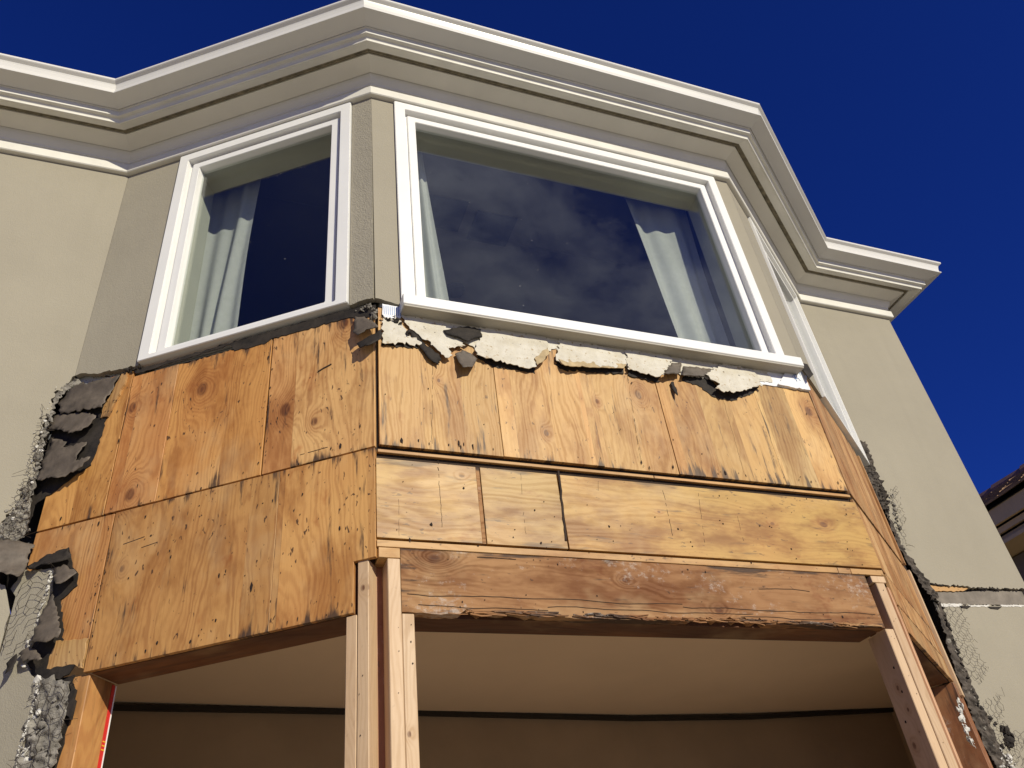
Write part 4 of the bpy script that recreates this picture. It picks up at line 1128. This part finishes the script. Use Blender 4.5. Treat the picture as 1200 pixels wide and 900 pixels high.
scrap('stucco_remnant', 'F', [(654, 398), (690, 403), (715, 410), (735, 419), (731, 431), (700, 429), (662, 427), (652, 422)], -0.009, 0.017, M_REM, 'tapered cream remnant with tan card edge below the sill centre', 'remnant', GR, 14, 0.006, 0.0028, jg=0.0042, step=0.008)
scrap('stucco_remnant', 'F', [(733, 409), (760, 413), (788, 420), (778, 438), (771, 442), (755, 438), (735, 432)], -0.007, 0.014, M_REM, 'small cream remnant right of the tapered one', 'remnant', GR, 15, 0.006, 0.0028, jg=0.0042, step=0.008)
scrap('stucco_remnant', 'F', [(826, 439), (846, 427), (862, 430), (884, 436), (893, 452), (881, 454), (868, 459), (857, 460), (838, 455), (843, 450), (832, 445)], -0.006, 0.024, M_REM, 'rightmost cream remnant lifting like a leaf with a dark shadow', 'remnant', GR, 16, 0.006, 0.0028, jg=0.0042, step=0.008)
scrap('card_edge', 'F', [(654, 421), (662, 424), (700, 425), (733, 427), (731, 432), (700, 431), (662, 429)], 0.0, 0.016, M_CARD, 'tan torn card lip along the tapered cream remnant', 'card strip', 'torn card under the sill', 17, 0.003)
scrap('card_edge', 'F', [(626, 420), (641, 408), (643, 416), (636, 424), (630, 428)], 0.0, 0.016, M_CARD, 'tan torn card corner at the right end of the broad remnant', 'card strip', 'torn card under the sill', 18, 0.003)
GD = 'dark felt scraps under the front sill'
scrap('felt_scrap', 'F', [(533, 415), (542, 411), (552, 415), (559, 421), (554, 430), (542, 431)], -0.006, 0.030, M_PAPER, 'square dark felt scrap hanging over the plywood below the front window', 'felt scrap', GD, 19, 0.002, jg=0.001)
scrap('felt_scrap', 'F', [(519, 388), (530, 385), (545, 384), (563, 387), (565, 395), (556, 397), (548, 401), (536, 396), (524, 393)], -0.004, 0.012, M_BLACK, 'black torn felt hole between the second and the broad remnant', 'felt scrap', GD, 20, 0.007)
scrap('felt_scrap', 'F', [(777, 438), (786, 428), (797, 425), (798, 437), (788, 438)], -0.004, 0.022, M_PAPER, 'upright brown felt scrap left of the dark hanging flap', 'felt scrap', GD, 21, 0.005)
scrap('felt_scrap', 'F', [(800, 430), (836, 434), (834, 438), (825, 441), (812, 441), (799, 440)], -0.006, 0.016, M_PAPER, 'wide brown felt flap left of the leaf-like remnant', 'felt scrap', GD, 22, 0.004)
scrap('felt_scrap', 'F', [(785, 450), (789, 448), (793, 458), (794, 464), (788, 457)], -0.008, 0.012, M_BLACK, 'tiny dark felt tongue stuck on the plywood', 'felt scrap', GD, 23, 0.003)
scrap('felt_scrap', 'L', [(418, 403), (434, 394), (448, 387), (446, 397), (434, 404), (421, 407)], -0.006, 0.028, M_BLACK, 'black felt blade curling off the left face by the bay corner', 'felt scrap', GD, 24, 0.004)
scrap('felt_scrap', 'L', [(414, 390), (417, 372), (428, 372), (438, 378), (444, 384), (430, 387), (420, 394)], -0.006, 0.02, M_PAPER, 'grey brown crumpled felt just below the corner pillar', 'felt scrap', GD, 25, 0.008)
scrap('felt_scrap', 'F', [(480, 388), (489, 392), (497, 403), (506, 410), (516, 418), (514, 428), (502, 421), (492, 408), (484, 398)], -0.009, 0.008, M_BLACK, 'black ragged felt running down below the jagged tongue', 'felt scrap', GD, 26, 0.004)

# ================================================================== CHICKEN WIRE
def wire(face, region, o, cell, seed, label, drop=0.25, bulge=0.012, tilt=0.2):
    rr = random.Random(seed)
    P = uns(face, region, o)
    s0 = min(p[0] for p in P); s1 = max(p[0] for p in P); z0 = min(p[1] for p in P); z1 = max(p[1] for p in P)
    bm = bmesh.new()
    a = cell / math.sqrt(3)
    jit = {}
    def pt(s, z):
        k = (round(s * 4000), round(z * 4000))
        if k not in jit:
            jit[k] = (s + rr.gauss(0, cell * .09), z + rr.gauss(0, cell * .09), o + bulge * (0.5 + mnoise.noise(Vector((s * 9, z * 9, seed)))))
        return fp(face, *jit[k][:2], jit[k][2])
    seen = set()
    ct, st_ = math.cos(tilt), math.sin(tilt)
    cs_, cz_ = (s0 + s1) / 2, (z0 + z1) / 2
    span = max(s1 - s0, z1 - z0)
    ni = int(span / (1.5 * a)) + 2; nj = int(span / cell) + 2
    for i in range(-ni, ni):
        for j in range(-nj, nj):
            cx = 1.5 * a * i; cy = cell * (j + 0.5 * (i % 2))
            co = [(cx + a * math.cos(math.pi / 3 * k), cy + a * math.sin(math.pi / 3 * k)) for k in range(6)]
            for k in range(6):
                A_, B_ = co[k], co[(k + 1) % 6]
                A_ = (cs_ + A_[0] * ct - A_[1] * st_, cz_ + A_[0] * st_ + A_[1] * ct); B_ = (cs_ + B_[0] * ct - B_[1] * st_, cz_ + B_[0] * st_ + B_[1] * ct)
                md = ((A_[0] + B_[0]) / 2, (A_[1] + B_[1]) / 2)
                key = (round(md[0] * 2000), round(md[1] * 2000))
                if key in seen or not inside(md, P) or rr.random() < drop: continue
                seen.add(key)
                pa, pb_ = pt(*A_), pt(*B_)
                tube(bm, [pa, (pa + pb_) / 2 + Vector((rr.gauss(0, .0008), rr.gauss(0, .0008), rr.gauss(0, .0008))), pb_], 0.00085)
    # loose ends
    for _ in range(8):
        q = random.Random(seed + _).choice(P)
        p0 = fp(face, q[0], q[1], o)
        tube(bm, [p0, p0 + Vector((rr.uniform(-.02, .02), -rr.uniform(0, .02), rr.uniform(-.01, .02))), p0 + Vector((rr.uniform(-.04, .04), -rr.uniform(0, .03), rr.uniform(-.02, .03)))], 0.0007)
    ob = link('chicken_wire', bm, M_WIRE, None, False, True)
    return tag(ob, label, 'wire mesh', 'chicken wire left in the broken stucco')
wire('L', [(30, 668), (62, 668), (52, 705), (40, 748), (34, 762), (12, 775), (2, 745), (24, 700)], 0.004, 0.040, 1, 'rusty wire mesh over the lower left stucco beside the triangular flap', 0.48)
wire('W', [(50, 480), (62, 500), (50, 545), (36, 575), (36, 630), (-4, 634), (10, 600), (30, 555)], 0.008, 0.020, 2, 'tangled wire mesh over the broken plaster left of the upper tar paper', 0.3, 0.02)
wire('L', [(44, 800), (84, 800), (78, 850), (60, 905), (18, 905), (36, 840)], 0.002, 0.045, 3, 'coarse wire loops over grey rubble beside the left jamb post', 0.12, 0.02)
wire('X', [(1102, 708), (1128, 712), (1140, 752), (1156, 782), (1150, 800), (1134, 792), (1118, 752)], 0.004, 0.034, 4, 'hexagonal wire mesh over the lower right stucco below the broken band', 0.12)
wire('X', [(1150, 820), (1172, 815), (1178, 850), (1204, 862), (1204, 905), (1180, 890), (1160, 850)], 0.006, 0.030, 5, 'curling wire ends at the bottom right of the broken stucco', 0.3)
wire('X', [(1040, 575), (1052, 572), (1060, 612), (1062, 640), (1050, 622)], 0.008, 0.022, 6, 'few wires hung with mortar crumbs on the right wall edge', 0.62)

# ================================================================== NEIGHBOUR
EX, EZ = 7.6, 1.50                 # eave line x and its height over datum
nb = tag(empty('neighbour_house', (EX + 2.6, 3.0, 0)), 'brown neighbouring house whose tiled roof edge peeks past the right wall', 'house')
SL = R_(28)
Y0, Y1 = -1.2, 7.2
def nbox(name, lo, hi, mat): return link(name, box_bm(lo, hi), mat, nb)
nbox('wall', (EX + 0.45, Y0 + .3, 0), (EX + 4.9, Y1 - .3, EZ - 0.42 + ZS), M_NWALL)
nbox('eave_soffit', (EX + 0.06, Y0, EZ - 0.40 + ZS), (EX + 0.9, Y1, EZ - 0.36 + ZS), M_NTRIM)
nbox('fascia', (EX + 0.02, Y0, EZ - 0.20 + ZS), (EX + 0.058, Y1, EZ - 0.02 + ZS), M_NTRIM)
nbox('fascia_moulding', (EX + 0.08, Y0, EZ - 0.275 + ZS), (EX + 0.12, Y1, EZ - 0.215 + ZS), M_NTRIM)
nbox('fascia_moulding', (EX + 0.14, Y0, EZ - 0.355 + ZS), (EX + 0.18, Y1, EZ - 0.29 + ZS), M_NTRIM)
# roof deck on both slopes
bm = bmesh.new()
hr = 1.05
v = [bm.verts.new(p) for p in ((EX, Y0, EZ + ZS - .03), (EX, Y1, EZ + ZS - .03), (EX + hr / math.tan(SL), Y1, EZ + hr + ZS - .03), (EX + hr / math.tan(SL), Y0, EZ + hr + ZS - .03), (EX + 2 * hr / math.tan(SL), Y1, EZ + ZS - .03), (EX + 2 * hr / math.tan(SL), Y0, EZ + ZS - .03))]
for f in ((0, 3, 2, 1), (3, 5, 4, 2), (0, 1, 4, 5), (0, 5, 3), (1, 2, 4)):
    bm.faces.new([v[i] for i in f])
bmesh.ops.recalc_face_normals(bm, faces=bm.faces)
link('roof', bm, M_GAP_DARK, nb)
ux = Vector((math.cos(SL), 0, math.sin(SL))); un_ = Vector((-math.sin(SL), 0, math.cos(SL)))
bm = box_bm((-0.02, -0.145, 0.0), (0.42, 0.145, 0.022))
tilt = Matrix.Rotation(-SL + R_(4), 4, 'Y')
for vv in bm.verts: vv.co = tilt @ vv.co
tile_me = bpy.data.meshes.new('roof_tile'); bm.to_mesh(tile_me); bm.free(); tile_me.materials.append(M_TILE)
rr = random.Random(4)
for k in range(int(hr / math.sin(SL) / 0.335)):
    for j in range(27):
        o = bpy.data.objects.new('roof_tile', tile_me); COL.objects.link(o); o.parent = nb
        q = Vector((EX - 0.03, 0.2 + j * 0.305 + (0.15 if k % 2 else 0), EZ + ZS)) + ux * (k * 0.335) + un_ * (0.012 + rr.random() * .012)
        o.location = q - nb.location
        o.rotation_euler = (rr.gauss(0, .02), rr.gauss(0, .02), rr.gauss(0, .015))
for j in range(16):
    bm = bmesh.new()
    y = Y0 + .2 + j * .5
    bmesh.ops.create_cone(bm, segments=10, radius1=0.13, radius2=0.11, depth=0.52, cap_ends=True, matrix=Matrix.Translation((EX + hr / math.tan(SL), y, EZ + hr + ZS - .02)) @ Matrix.Rotation(R_(90), 4, 'X'))
    link('ridge_tile', bm, M_RIDGE, nb)
